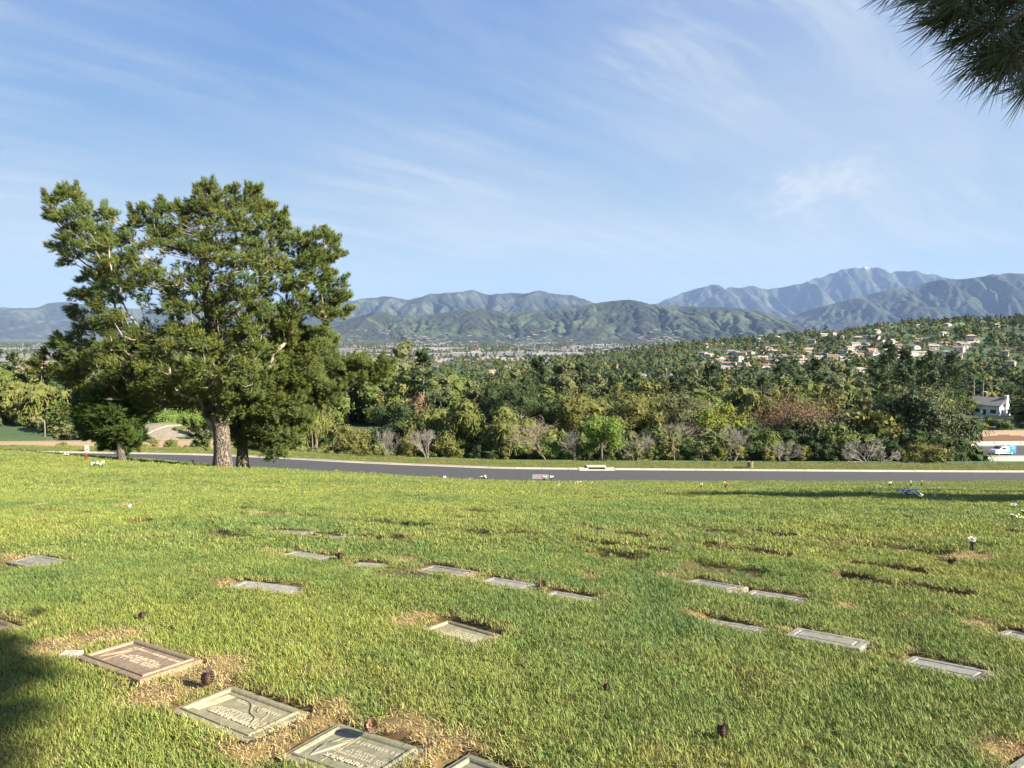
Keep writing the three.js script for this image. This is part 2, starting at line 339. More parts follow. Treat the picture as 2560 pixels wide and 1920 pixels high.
// ---------------------------------------------------------------- valley floor and near hills: one sheet that reaches the mountains
const scrubTex = noiseTexture(512, (u, v) => { const f = tfbm(u, v, 3, 5), g = tfbm(u, v, 14, 3); const k = clamp(0.5 + 0.7 * f), w = clamp(0.5 + 0.8 * g); return [0.62 + 0.3 * k * w, 0.66 + 0.28 * k, 0.6 + 0.25 * w]; }, true);
const countryMat = mat(1, 1, 1, 1, { map: scrubTex, vertexColors: true });
const mustard = (x, d) => {
  let k = 0;
  for (const [mx, md, rx, rd] of [[-135, 232, 26, 10], [-330, 560, 40, 16], [-110, 640, 26, 30], [88, 700, 16, 22], [655, 1130, 34, 24], [735, 1150, 40, 22], [860, 1160, 40, 20], [560, 1160, 24, 14], [205, 560, 16, 12]]) k = Math.max(k, 1 - sstep(0.7, 1.1, Math.hypot((x - mx) / rx, (d - md) / rd) + 0.35 * n2(x * 0.05, d * 0.05)));
  return k;
};
{
  const NX = 190, NY = 210;
  const g = grid(NX, NY, (i, j) => {
    const s = lerp(-1.15, 1.15, i / (NX - 1)), d0 = roadNear(clamp(s * 112, -75, 80)) + ROAD_W + VERGE_W + 0.4, d = d0 * Math.pow(13000 / d0, 1 - j / (NY - 1)), x = s * d;
    return [x, country(x, d) - (d < d0 + 0.1 ? 0.6 : 0.05), -d];
  }, (x, y, z) => {
    const d = -z, a = fbm(x * 0.012, d * 0.012, 4), b = fbm(x * 0.05 + 9, d * 0.05, 3), m = mustard(x, d), t = clamp(0.45 + 0.6 * a), u = clamp(0.5 + 0.7 * b);
    const c = [lerp(0.075, 0.15, t * u), lerp(0.10, 0.155, t), lerp(0.035, 0.06, u)];
    return [lerp(c[0], 0.34, m), lerp(c[1], 0.36, m), lerp(c[2], 0.045, m)];
  }, 0.06);
  structure('valley', g, countryMat);
}
// ---------------------------------------------------------------- freeway with its lane lines
{
  const fw = new THREE.Group(); fw.name = 'freeway'; fw.userData.kind = 'structure'; scene.add(fw);
  const s2 = (a, b, y) => strip(-130, 190, 60, (x) => fwLine(x) + a, (x) => fwLine(x) + b, y);
  part('concrete_shoulder', s2(-12.5, 0.1, FW + 0.2), concrete, fw);
  part('asphalt_lanes', s2(0, 14.3, FW + 0.205), asphalt, fw);
  const white = mat(0.72, 0.71, 0.66, 0.7), r = rng(8);
  const line = (x0, x1, o) => { const m = new MB(); m.quad(m.v(x0, FW + 0.211, -(fwLine(x0) + o)), m.v(x1, FW + 0.211, -(fwLine(x1) + o)), m.v(x1, FW + 0.211, -(fwLine(x1) + o + 0.2)), m.v(x0, FW + 0.211, -(fwLine(x0) + o + 0.2))); part('lane_line', m.geo(), white, fw); };
  for (const o of [3.6, 7.2, 10.7]) for (let x = 60 + o; x < 150; x += 11) line(x, x + 3.6, o);
  line(40, 180, 0.7); line(40, 180, 13.6);
}
// ---------------------------------------------------------------- mountains, worn by running water
function eroded(nx, ny, cell, uplift, steps, K, seed, diffuse = 0.003) {
  const n = nx * ny, h = new Float64Array(n), area = new Float64Array(n), rec = new Int32Array(n), len = new Float64Array(n), order = new Int32Array(n), ndon = new Int32Array(n + 1), don = new Int32Array(n), r = rng(seed), U = new Float64Array(n), wear = new Float64Array(n);
  for (let j = 0; j < ny; j++) for (let i = 0; i < nx; i++) { const k = j * nx + i; U[k] = uplift(i / (nx - 1), j / (ny - 1)); h[k] = U[k] * 0.3 + r() * 6; wear[k] = K * (1 + 0.5 * fbm(i * 0.03, j * 0.03, 2)); }
  const off = [-nx - 1, -nx, -nx + 1, -1, 1, nx - 1, nx, nx + 1], dist = [1.414, 1, 1.414, 1, 1, 1.414, 1, 1.414];
  const fixed = (i, j) => j === 0 || j === ny - 1;
  for (let s = 0; s < steps; s++) {
    ndon.fill(0);
    for (let j = 0; j < ny; j++) for (let i = 0; i < nx; i++) {
      const k = j * nx + i; rec[k] = k; len[k] = cell; let best = 0;
      if (!fixed(i, j)) for (let q = 0; q < 8; q++) { if ((i === 0 && (q === 0 || q === 3 || q === 5)) || (i === nx - 1 && (q === 2 || q === 4 || q === 7))) continue; const m = k + off[q], sl = (h[k] - h[m]) / dist[q]; if (sl > best) { best = sl; rec[k] = m; len[k] = cell * dist[q]; } }
      ndon[rec[k]]++;
    }
    const start = new Int32Array(n + 1); for (let k = 0; k < n; k++) start[k + 1] = start[k] + ndon[k];
    const fill = start.slice(0, n); for (let k = 0; k < n; k++) don[fill[rec[k]]++] = k;
    let c = 0; const stack = [];
    for (let k = 0; k < n; k++) if (rec[k] === k) { stack.push(k); while (stack.length) { const m = stack.pop(); order[c++] = m; for (let q = start[m]; q < start[m + 1]; q++) if (don[q] !== m) stack.push(don[q]); } }
    area.fill(cell * cell);
    for (let q = n - 1; q >= 0; q--) { const k = order[q]; if (rec[k] !== k) area[rec[k]] += area[k]; }
    for (let q = 0; q < n; q++) {
      const k = order[q], j = Math.floor(k / nx);
      if (j === 0 || j === ny - 1) { h[k] = 0; continue; }
      if (rec[k] === k) { h[k] += U[k]; continue; }
      const F = wear[k] * Math.sqrt(area[k]) / len[k]; h[k] = (h[k] + U[k] + F * h[rec[k]]) / (1 + F);
    }
    for (let j = 1; j < ny - 1; j++) for (let i = 1; i < nx - 1; i++) { const k = j * nx + i; h[k] += diffuse * (h[k - 1] + h[k + 1] + h[k - nx] + h[k + nx] - 4 * h[k]); }
  }
  return h;
}
function range(name, { px, dNear, dFar, x0, x1, base, crest = 0.55, nx, ny, steps, K, seed, paint, foot = 0.35, diffuse = 0.0015 }) {
  const sky = polyline(px.map(([a, b]) => [(a - 1280) / 1920, ray(a, b).y]));   // skyline: height over distance, by direction
  const D = (j) => lerp(dNear, dFar, j), X = (i) => lerp(x0, x1, i);
  const dc = lerp(dNear, dFar, crest), cell = (x1 - x0) / (nx - 1), cellz = (dFar - dNear) / (ny - 1);
  const h = eroded(nx, ny, (cell + cellz) / 2, (i, j) => {
    const x = X(i), wob = 0.09 * fbm(x * 0.0006, 3.3, 3), t = j < crest + wob ? j / (crest + wob) : (1 - j) / (1 - crest - wob), S = Math.max(0.02, sky(x / dc) * dc - base);
    return 0.02 * S * (foot * sstep(0, 0.9, t) + (1 - foot) * Math.pow(clamp(t), 2.2)) * (1 + 0.16 * fbm(x * 0.0006 + seed, j * 3, 2));
  }, steps, K, seed, diffuse);
  // lift or lower each bearing until the crest stands where it does in the photograph
  const NB = Math.round(nx * 0.9), bear = new Float64Array(NB).fill(-1e9), b0 = x0 / dFar, b1 = x1 / dFar;
  const fit = (amp) => {
    bear.fill(-1e9);
    for (let j = 0; j < ny; j++) for (let i = 0; i < nx; i++) { const d = D(j / (ny - 1)), b = X(i / (nx - 1)) / d, k = Math.floor((b - b0) / (b1 - b0) * (NB - 1)); if (k >= 0 && k < NB) bear[k] = Math.max(bear[k], h[j * nx + i] / d); }
    const want = new Float64Array(NB); for (let k = 0; k < NB; k++) { const b = lerp(b0, b1, k / (NB - 1)); want[k] = clamp(Math.max(0.0005, sky(b) - base / dc) / Math.max(bear[k], 0.0008), 0.2, 6); }
    const sm = new Float64Array(NB); for (let k = 0; k < NB; k++) { let s = 0, w = 0; for (let q = -amp; q <= amp; q++) { const m = k + q; if (m < 0 || m >= NB) continue; const e = Math.exp(-2 * (q / amp) ** 2); s += e * want[m]; w += e; } sm[k] = s / w; }
    for (let j = 0; j < ny; j++) for (let i = 0; i < nx; i++) { const d = D(j / (ny - 1)), b = X(i / (nx - 1)) / d, k = clamp((b - b0) / (b1 - b0) * (NB - 1), 0, NB - 1.001), q = Math.floor(k); h[j * nx + i] *= lerp(sm[q], sm[q + 1], k - q); }
  };
  fit(24); fit(9); fit(6);
  const g = grid(nx, ny, (i, jj) => { const j = ny - 1 - jj; return [X(i / (nx - 1)), base + EYE + h[j * nx + i] - (j === 0 ? 30 : 0), -D(j / (ny - 1))]; }, paint, 0.004);
  const o = structure(name, g, countryMat);
  o.userData.at = (x, d) => { const i = clamp(Math.round((x - x0) / (x1 - x0) * (nx - 1)), 0, nx - 1), j = clamp(Math.round((d - dNear) / (dFar - dNear) * (ny - 1)), 0, ny - 1); return base + EYE + h[j * nx + i]; };
  return o;
}
const scrub = (gr, dk, f, bias) => (x, y, z) => { const a = fbm(x * f, z * f, 5, 0.6), b = fbm(x * f * 5, z * f * 5 + 40, 3), t = sstep(-0.25, 0.3, a + 0.35 * b + bias); return [0, 1, 2].map((c) => lerp(dk[c], gr[c], t) * (1 + 0.18 * b)); };
const foothills = range('foothills', {
  px: [[300, 862], [560, 850], [700, 838], [760, 824], [810, 812], [860, 803], [900, 789], [944, 777], [988, 791], [1062, 787], [1120, 780], [1183, 770], [1230, 776], [1276, 781], [1350, 775], [1435, 769], [1498, 756], [1540, 751], [1571, 749], [1600, 754], [1622, 760], [1720, 766], [1778, 767], [1855, 772], [1914, 783], [1972, 803], [2011, 822], [2040, 838], [2200, 852], [2560, 862]],
  dNear: 7300, dFar: 11200, x0: -5200, x1: 6400, base: -82, nx: 560, ny: 190, steps: 105, K: 0.028, seed: 4, crest: 0.6, paint: scrub([0.105, 0.105, 0.055], [0.028, 0.032, 0.025], 0.0011, -0.12) });
range('mountain_range', {
  px: [[-300, 775], [0, 769], [90, 771], [125, 757], [155, 755], [190, 759], [300, 770], [450, 775], [600, 768], [720, 758], [800, 755], [860, 752], [918, 746], [965, 740], [1019, 750], [1074, 735], [1130, 731], [1183, 726], [1218, 737], [1260, 733], [1299, 735], [1346, 726], [1393, 736], [1435, 739], [1478, 756], [1521, 768], [1600, 790], [1800, 820], [2600, 840]],
  dNear: 11500, dFar: 19500, x0: -15000, x1: 6000, base: -82, nx: 520, ny: 150, steps: 90, K: 0.026, seed: 9, crest: 0.62, diffuse: 0.003, paint: scrub([0.125, 0.11, 0.09], [0.03, 0.033, 0.031], 0.0008, -0.16) });
range('mountain_range', {
  px: [[1400, 835], [1800, 815], [1968, 793], [2030, 772], [2089, 756], [2155, 740], [2221, 721], [2275, 713], [2341, 700], [2400, 698], [2450, 690], [2516, 682], [2560, 686], [2700, 672], [3000, 690]],
  dNear: 10500, dFar: 16500, x0: 700, x1: 13500, base: -82, nx: 440, ny: 170, steps: 100, K: 0.025, seed: 21, crest: 0.66, diffuse: 0.002, paint: scrub([0.075, 0.075, 0.052], [0.028, 0.031, 0.028], 0.001, -0.1) });
{
  const rock = scrub([0.12, 0.105, 0.09], [0.03, 0.031, 0.031], 0.0008, -0.12);
  range('mountain_peak', {
    px: [[1300, 830], [1560, 790], [1640, 757], [1700, 733], [1774, 711], [1817, 720], [1883, 716], [1918, 724], [1988, 711], [2042, 694], [2093, 676], [2132, 667], [2182, 669], [2217, 680], [2275, 677], [2338, 690], [2380, 698], [2560, 705], [2800, 715], [3200, 740]],
    dNear: 18000, dFar: 27000, x0: -2500, x1: 21000, base: -82, nx: 500, ny: 150, steps: 90, K: 0.022, seed: 33, crest: 0.6, diffuse: 0.004,
    paint: (x, y, z) => { const c = rock(x, y, z), s = sstep(2045, 2060, y + 40 * fbm(x * 0.004, z * 0.004, 3)) * sstep(9900, 10300, x) * (1 - sstep(11000, 11400, x)); return c.map((q) => lerp(q, 0.8, s)); } });
}
// ---------------------------------------------------------------- grass
const grassMat = mat(1, 1, 1, 0.62, { physical: true, vertexColors: true, transmission: 0.34, thickness: 0, ior: 1.4, specularIntensity: 0.5 });
function clump(seed, blades, radius, height, width, segs, dry) {
  const r = rng(seed), m = new MB();
  for (let b = 0; b < blades; b++) {
    const a = r() * 6.283, q = Math.sqrt(r()) * radius, x = Math.cos(a) * q, z = Math.sin(a) * q, turn = r() * 6.283, h = height * (0.55 + 0.75 * r()), bend = (0.35 + 1.5 * r() * r()) * h, w = width * (0.7 + 0.6 * r());
    const cx = Math.cos(turn), cz = Math.sin(turn), straw = r() < dry;
    const k = 0.8 + 0.4 * r(); straw ? m.color(2.1 * k, 1.45 * k, 1.9 * k) : m.color(k * (0.9 + 0.25 * r()), k, k * (0.8 + 0.3 * r()));
    let prev = null;
    for (let s = 0; s <= segs; s++) {
      const t = s / segs, f = bend * t * t, y = h * t * (1 - 0.22 * t * bend / h), ww = w * (1 - 0.75 * t * t) / 2;
      if (s === segs) { const tip = m.v(x + cx * f, y, z + cz * f); m.tri(prev[0], prev[1], tip); } else {
        const p = [m.v(x + cx * f - cz * ww, y, z + cz * f + cx * ww), m.v(x + cx * f + cz * ww, y, z + cz * f - cx * ww)];
        if (prev) m.quad(prev[0], prev[1], p[1], p[0]); prev = p;
      }
    }
  }
  return m.geo();
}
{
  const out = new THREE.Group(), M = new THREE.Matrix4(), Q = new THREE.Quaternion(), E = new THREE.Euler(), S = V(1, 1, 1), C = new THREE.Color();
  const zones = [
    { d0: 1.6, d1: 7.5, step: 0.036, blades: 22, radius: 0.036, height: 0.032, width: 0.004, segs: 3, kinds: 6 },
    { d0: 7.5, d1: 17, step: 0.075, blades: 40, radius: 0.07, height: 0.035, width: 0.0062, segs: 2, kinds: 6 },
    { d0: 17, d1: 42, step: 0.17, blades: 56, radius: 0.16, height: 0.042, width: 0.012, segs: 2, kinds: 5 },
    { d0: 42, d1: 128, step: 0.42, blades: 64, radius: 0.36, height: 0.06, width: 0.028, segs: 2, kinds: 4 },
  ];
  zones.forEach((zn, zi) => {
    const r = rng(900 + zi), bins = Array.from({ length: zn.kinds }, () => []);
    const xm = zn.d1 * 0.74 + 1.2;
    for (let d = zn.d0; d < zn.d1; d += zn.step) for (let x = -xm; x < xm; x += zn.step) {
      const gx = x + (r() - 0.5) * zn.step * 1.3, gd = d + (r() - 0.5) * zn.step * 1.3, e = r(), e2 = r(), e3 = r(), e4 = r();
      if (Math.abs(gx) > gd * 0.74 + 1.2) continue;
      const rn = roadNear(gx); let y;
      if (gd < rn - 0.25) y = turf(gx, gd); else if (gd > rn + ROAD_W + 0.25 && gd < rn + ROAD_W + VERGE_W + 1) y = vergeTop(gx, gd); else continue;
      const [sd, hit] = gd < 60 ? slotDist(gx, gd) : [9, null];
      if (sd < (zi < 2 ? 0.012 : 0.0)) continue;
      const st = Math.max(strawAt(gx, gd), hit && sd < 0.1 ? 0.55 * (1 - sd / 0.1) * (0.4 + 0.6 * e4) : 0);
      if (e < st * 0.3) continue;
      const dip = dipAt(gx, gd); if (dip > 0.018 && e4 < 0.62) continue;
      // colour of the blades: patches of lush, limey and tired grass
      const a = fbm(gx * 0.16 + 5, gd * 0.16, 3), b = fbm(gx * 0.9, gd * 0.9 + 4, 3), dryish = clamp(sstep(0.25, 0.7, fbm(gx * 0.5 - 8, gd * 0.5, 3) + 0.25 * a) * 0.55 + (e2 < 0.05 ? 0.5 : 0));
      let cr = 0.196 + 0.065 * a + 0.065 * b, cg = 0.264 + 0.046 * a + 0.052 * b, cb = 0.068 + 0.014 * b;
      cr = lerp(cr, 0.29, dryish); cg = lerp(cg, 0.295, dryish); cb = lerp(cb, 0.09, dryish);
      const s2 = clamp(st * (0.75 + 0.5 * e3)); cr = lerp(cr, 0.44, s2); cg = lerp(cg, 0.36, s2); cb = lerp(cb, 0.18, s2);
      const v = 0.88 + 0.24 * e3;
      const hgt = (0.8 + 0.5 * e4) * (1 - 0.55 * st) * (1 + 0.3 * fbm(gx * 1.3, gd * 1.3, 2)) * (dip > 0.012 ? 0.55 : 1), big = gd > 42 ? 1 : 1;
      bins[Math.floor(e2 * zn.kinds * 0.999)].push([gx, y - 0.004, gd, e3 * 6.283, hgt * big, cr * v, cg * v, cb * v, (e - 0.5) * 0.7, (e4 - 0.5) * 0.7]);
    }
    bins.forEach((list, k) => {
      const im = shade(new THREE.InstancedMesh(clump(50 + zi * 10 + k, zn.blades, zn.radius, zn.height, zn.width, zn.segs, 0.07), grassMat, list.length));
      list.forEach((q, i) => { E.set(q[8], q[3], q[9]); Q.setFromEuler(E); S.set(1, q[4], 1); im.setMatrixAt(i, M.compose(V(q[0], q[1], -q[2]), Q, S)); im.setColorAt(i, C.setRGB(q[5], q[6], q[7])); });
      im.name = numbered('grass');
      tag(im, ['short mown grass in the foreground of the lawn', 'mown grass in the middle of the lawn', 'mown grass on the far half of the lawn', 'mown grass along the road and on the verge'][zi], 'grass', 'blades of the mown lawn', 'stuff'); scene.add(im);
    });
  });
}
// ---------------------------------------------------------------- pines: a skeleton grown towards needle clumps
function barkTexture(seed, furrow) {
  return noiseTexture(256, (u, v) => { const w = tile(n3, u, v, 1.3) * 0.05, q = Math.abs((((u + w + 0.018 * tile(n3, u, v, 4)) * 15) % 1 + 1) % 1 - 0.5) * 2, plate = tile(n3, u, v, 7 + seed); const k = clamp(sstep(0.05, 0.7, q + 0.5 * plate)); const g = tile(n3, u * 1, v, 18); return furrow ? [k, k, k] : [0.25 + 0.19 * k + 0.09 * g + 0.05 * plate, 0.23 + 0.175 * k + 0.08 * g + 0.05 * plate, 0.205 + 0.15 * k + 0.07 * g + 0.04 * plate]; }, !furrow);
}
const barkMap = barkTexture(0, false), barkBump = barkTexture(0, true);
for (const t of [barkMap, barkBump]) t.repeat.set(1, 0.22);
const pineBark = mat(1, 1, 1, 0.95, { map: barkMap, bumpMap: barkBump, bumpScale: 0.05 });
const twigMat = mat(0.30, 0.25, 0.20, 0.95);
const needleMat = mat(1, 1, 1, 0.55, { physical: true, vertexColors: true, transmission: 0.12, thickness: 0, ior: 1.4, specularIntensity: 0.3 });
function tuft(seed, n, axis, len, width, spread) {      // a brush of needles round a shoot that points along +y
  const r = rng(seed), m = new MB();
  for (let k = 0; k < n; k++) {
    const t = Math.pow(r(), 0.8), a = r() * 6.283, out = spread * (0.75 + 0.5 * r()) * (1.1 - 0.45 * t), L = len * (0.75 + 0.5 * r());
    const dx = Math.sin(out) * Math.cos(a), dy = Math.cos(out), dz = Math.sin(out) * Math.sin(a), y0 = axis * t - axis * 0.3, b = a + 1.57 + (r() - 0.5) * 1.5, wx = Math.cos(b) * width / 2, wz = Math.sin(b) * width / 2, v = 0.75 + 0.5 * r();
    m.color(v * (0.95 + 0.2 * r()), v, v * 0.95);
    m.tri(m.v(-wx, y0, -wz), m.v(wx, y0, wz), m.v(dx * L, y0 + dy * L, dz * L));
  }
  return m.geo();
}
// nodes: trunk points first; every clump joins the nearest node that lies nearer to the stem
function growPine({ name, label, category, group, base, trunk, trunkR, clumps, tuftGeo, tufts, spread, color, seed, sag = 0.12, up = 0.55, keep }) {
  const r = rng(seed), root = thing(name, label, category, base.x, base.y, base.z, 0, group), nodes = [];
  trunk.forEach((p, k) => nodes.push({ p: p.clone(), parent: k - 1, r: 0, run: k ? p.distanceTo(trunk[k - 1]) : 0, trunk: true }));
  for (let k = 1; k < nodes.length; k++) nodes[k].run += nodes[k - 1].run;
  const stem = (p) => { let b = 1e9; for (const t of trunk) b = Math.min(b, t.distanceTo(p)); return b; };
  const list = clumps.map((c) => ({ c, s: stem(c.p) })).sort((a, b) => a.s - b.s);
  for (const { c, s } of list) {
    let best = 0, cost = 1e9;
    nodes.forEach((n, k) => { const g = n.p.distanceTo(c.p), dy = n.p.y - c.p.y; const q = g + 0.35 * n.run * (n.trunk ? 0.25 : 0.6) + (dy > 0 ? dy * 0.9 : 0) + (n.trunk && n.p.y < 2.2 ? 3 : 0); if (q < cost) { cost = q; best = k; } });
    const a = nodes[best].p, g = a.distanceTo(c.p), n = Math.max(1, Math.round(g / 0.7)); let from = best;
    for (let k = 1; k <= n; k++) { const t = k / n, p = a.clone().lerp(c.p, t); p.y -= Math.sin(t * Math.PI) * g * sag * (r() * 0.8 + 0.3); if (k < n) p.add(V(r() - 0.5, r() - 0.5, r() - 0.5).multiplyScalar(0.16)); nodes.push({ p, parent: from, r: 0, run: nodes[from].run + g / n, clump: k === n ? c : null }); from = nodes.length - 1; }
  }
  for (let k = nodes.length - 1; k >= trunk.length; k--) { const n = nodes[k]; n.r = Math.sqrt(n.r) || 0; if (n.r < 0.0001) n.r = 0; const own = Math.max(n.a ?? 0, 0.00022); n.a = own; nodes[n.parent].a = (nodes[n.parent].a ?? 0) + own; n.r = Math.sqrt(own) * 0.95; }
  const tm = new MB(); tm.tube(trunk, trunkR, 22);
  const tg = tm.geo(true); { const p = tg.attributes.position; for (let k = 0; k < p.count; k++) { const x = p.getX(k), y = p.getY(k), z = p.getZ(k), a = Math.atan2(z, x), f = Math.exp(-Math.max(0, y) * 2.2) * 0.18 * (0.5 + 0.5 * Math.sin(a * 5 + seed)); p.setX(k, x * (1 + f + 0.05 * n3(x * 3, y, z * 3))); p.setZ(k, z * (1 + f)); } tg.computeVertexNormals(); }
  part('trunk', tg, pineBark, root);
  const bm = new MB(); for (let k = trunk.length; k < nodes.length; k++) { const n = nodes[k], q = nodes[n.parent]; bm.tube([q.p, n.p], [Math.min(q.trunk ? n.r * 1.2 : q.r, n.r * 1.5), n.r], n.r > 0.05 ? 7 : 4); }
  part('branches', bm.geo(true), twigMat, root);
  const mats = [], M = new THREE.Matrix4(), Q = new THREE.Quaternion(), C = new THREE.Color();
  const centre = nodes.reduce((a, n) => a.add(n.p), V(0, 0, 0)).multiplyScalar(1 / nodes.length);
  for (const n of nodes) if (n.clump) {
    const c = n.clump, dir = n.p.clone().sub(nodes[n.parent].p).normalize(), out = n.p.clone().sub(centre).setY(0).normalize(), tone = 0.8 + 0.4 * r(), warm = r();
    for (let k = 0; k < (c.tip ? 6 : tufts); k++) {
      const q = V(r() - 0.5, (r() - 0.42) * 0.55, r() - 0.5).normalize().multiplyScalar(c.r * Math.cbrt(r())), p = c.p.clone().add(q), a = q.clone().normalize().multiplyScalar(c.tip ? 0.3 : 0.8).add(dir.clone().multiplyScalar(0.35)).add(out.clone().multiplyScalar(0.3)).add(V(0, up, 0)).normalize(); if (c.tip) a.add(c.tip).normalize();
      if (keep && !keep(p.clone().add(base))) { r(); r(); continue; }
      Q.setFromUnitVectors(V(0, 1, 0), a); const s = 0.8 + 0.45 * r(); mats.push([M.compose(p, Q, V(s, s, s)).clone(), color[0] * tone * (0.86 + 0.22 * warm), color[1] * tone, color[2] * tone * (1.05 - 0.3 * warm)]); r();
    }
  }
  const crown = shade(new THREE.InstancedMesh(tuftGeo, needleMat, mats.length)); mats.forEach(([m, a, b, c], i) => { crown.setMatrixAt(i, m); crown.setColorAt(i, C.setRGB(a, b, c)); });
  crown.name = 'crown'; crown.userData.kind = 'stuff'; root.add(crown);
  return root;
}
const zx = (x) => x * 0.45208, zy = (y) => 430 + y * 0.45208;      // reading frame for the big pine
function inside(poly, x, y) { let c = false; for (let i = 0, j = poly.length - 1; i < poly.length; j = i++) { const [a, b] = poly[i], [e, f] = poly[j]; if ((b > y) !== (f > y) && x < (e - a) * (y - b) / (f - b) + a) c = !c; } return c; }
function edgeDist(poly, x, y) { let m = 1e9; for (let i = 0, j = poly.length - 1; i < poly.length; j = i++) { const [a, b] = poly[i], [e, f] = poly[j], dx = e - a, dy = f - b, t = clamp(((x - a) * dx + (y - b) * dy) / (dx * dx + dy * dy)); m = Math.min(m, Math.hypot(x - a - dx * t, y - b - dy * t)); } return m; }
const PD = 45;                                          // distance of the big pine
const PM = 0.45208 * PD / 1920;                         // metres per reading unit at that distance
function fillClumps(poly, holes, step, seed, base, thick, size, dmid = 0) {
  const r = rng(seed), out = [], xs = poly.map((q) => q[0]), ys = poly.map((q) => q[1]), pts = [];
  for (let tries = 0; tries < 9000; tries++) {
    const x = lerp(Math.min(...xs), Math.max(...xs), r()), y = lerp(Math.min(...ys), Math.max(...ys), r());
    if (!inside(poly, x, y)) continue;
    const e = edgeDist(poly, x, y); if (e < step * 0.12) continue;
    const T = Math.min(e * PM * 1.5 + 0.35, thick), zz = dmid + (r() * 2 - 1) * T, gapHere = holes.some(([hx, hy, hr]) => Math.hypot(x - hx, y - hy) < hr && Math.abs(n2(x * 0.013, y * 0.013)) > 0.05);
    if (gapHere) continue;
    if (e > 16 && n3(x * 0.0075, y * 0.0135, zz * 0.45) < 0.2) continue;                        // open spaces between the boughs
    if (pts.some((q) => Math.hypot(q[0] - x, q[1] - y, (q[2] - zz) / PM) < step)) continue;
    pts.push([x, y, zz]);
    out.push({ p: atDepth(zx(x), zy(y), PD + zz).sub(base), r: size * (e < 40 ? 0.8 : 1) * (0.8 + 0.4 * r()) });
  }
  for (let i = 0; i < poly.length; i++) { const [x, y] = poly[i], [ax, ay] = poly[(i + poly.length - 1) % poly.length], [bx, by] = poly[(i + 1) % poly.length], mx = (ax + bx) / 2 - x, my = (ay + by) / 2 - y, l = Math.hypot(mx, my) || 1; if (!inside(poly, x + mx / l * 9, y + my / l * 9)) continue; for (const k of [-12, 4, 20, 36]) out.push({ p: atDepth(zx(x + mx / l * k), zy(y + my / l * k), PD + dmid + (r() - 0.5) * 0.8).sub(base), r: k < 10 ? 0.13 : 0.24, tip: V(-mx / l, my / l + 0.5, 0).normalize() }); }
  return out;
}
const bigTuft = tuft(3, 30, 0.26, 0.2, 0.027, 0.85);
{
  const bx = ray(556, 1170), base = V(bx.x * PD, turf(bx.x * PD, PD), -PD);
  const at = (x, y, dz = 0) => atDepth(zx(x), zy(y), PD + dz).sub(base);
  const outline = [[250, 125], [300, 165], [335, 95], [365, 85], [400, 130], [425, 85], [450, 150], [520, 215], [580, 190], [630, 240], [600, 300], [640, 340], [690, 330], [720, 270], [725, 205], [770, 230], [800, 190], [870, 235], [890, 160], [930, 200], [980, 175], [1020, 230], [1065, 250], [1045, 175], [1085, 165], [1090, 95], [1130, 65], [1175, 60], [1195, 135], [1250, 105], [1295, 95], [1305, 160], [1370, 145], [1375, 85], [1430, 95], [1445, 170], [1510, 195], [1520, 250], [1575, 225], [1590, 310], [1540, 320], [1600, 345], [1640, 340], [1640, 390], [1690, 365], [1780, 325], [1815, 345], [1860, 375], [1875, 430], [1900, 460], [1840, 490], [1790, 510], [1835, 560], [1820, 600], [1760, 620], [1800, 650], [1905, 590], [1900, 650], [1925, 690], [1840, 740], [1780, 760], [1940, 760], [1900, 795], [1800, 820], [1720, 790], [1650, 800], [1640, 900], [1560, 1000], [1560, 1150], [1500, 1240], [1380, 1330], [1260, 1360], [1150, 1350], [1080, 1300], [950, 1290], [840, 1340], [760, 1290], [640, 1230], [520, 1250], [430, 1190], [300, 1130], [200, 1110], [185, 1060], [240, 1000], [290, 960], [310, 905], [350, 930], [420, 900], [440, 860], [400, 780], [380, 760], [420, 720], [395, 680], [470, 640], [450, 600], [480, 540], [440, 520], [340, 510], [340, 450], [275, 410], [330, 390], [340, 330], [265, 240]];
  const holes = [[800, 480, 50], [925, 505, 55], [1010, 510, 55], [880, 690, 60], [1050, 690, 60], [960, 570, 50], [760, 790, 60], [830, 760, 55], [650, 650, 36], [1040, 820, 50], [900, 800, 50], [700, 720, 50], [640, 350, 40], [1240, 330, 36], [1700, 640, 40], [1560, 700, 36], [560, 930, 36], [1010, 1050, 45], [1130, 900, 36]];
  const clumps = fillClumps(outline, holes, 27, 71, base, 3.4, 0.36);
  const trunk = [V(0, -0.25, 0), V(0.02, 0.25, 0), V(0.02, 1, 0), V(0.0, 2.2, 0), at(1190, 1180), at(1180, 1000), at(1165, 820, 0.2), at(1140, 640, 0.1), at(1120, 480), at(1150, 330), at(1160, 200)];
  growPine({ name: 'pine_tree', label: 'largest pine with thick furrowed trunk and broad irregular crown, left of centre', category: 'tree', base, trunk, trunkR: [0.62, 0.53, 0.48, 0.46, 0.44, 0.40, 0.32, 0.25, 0.19, 0.13, 0.06], clumps, tuftGeo: bigTuft, tufts: 14, color: [0.125, 0.165, 0.05], seed: 5 });
}
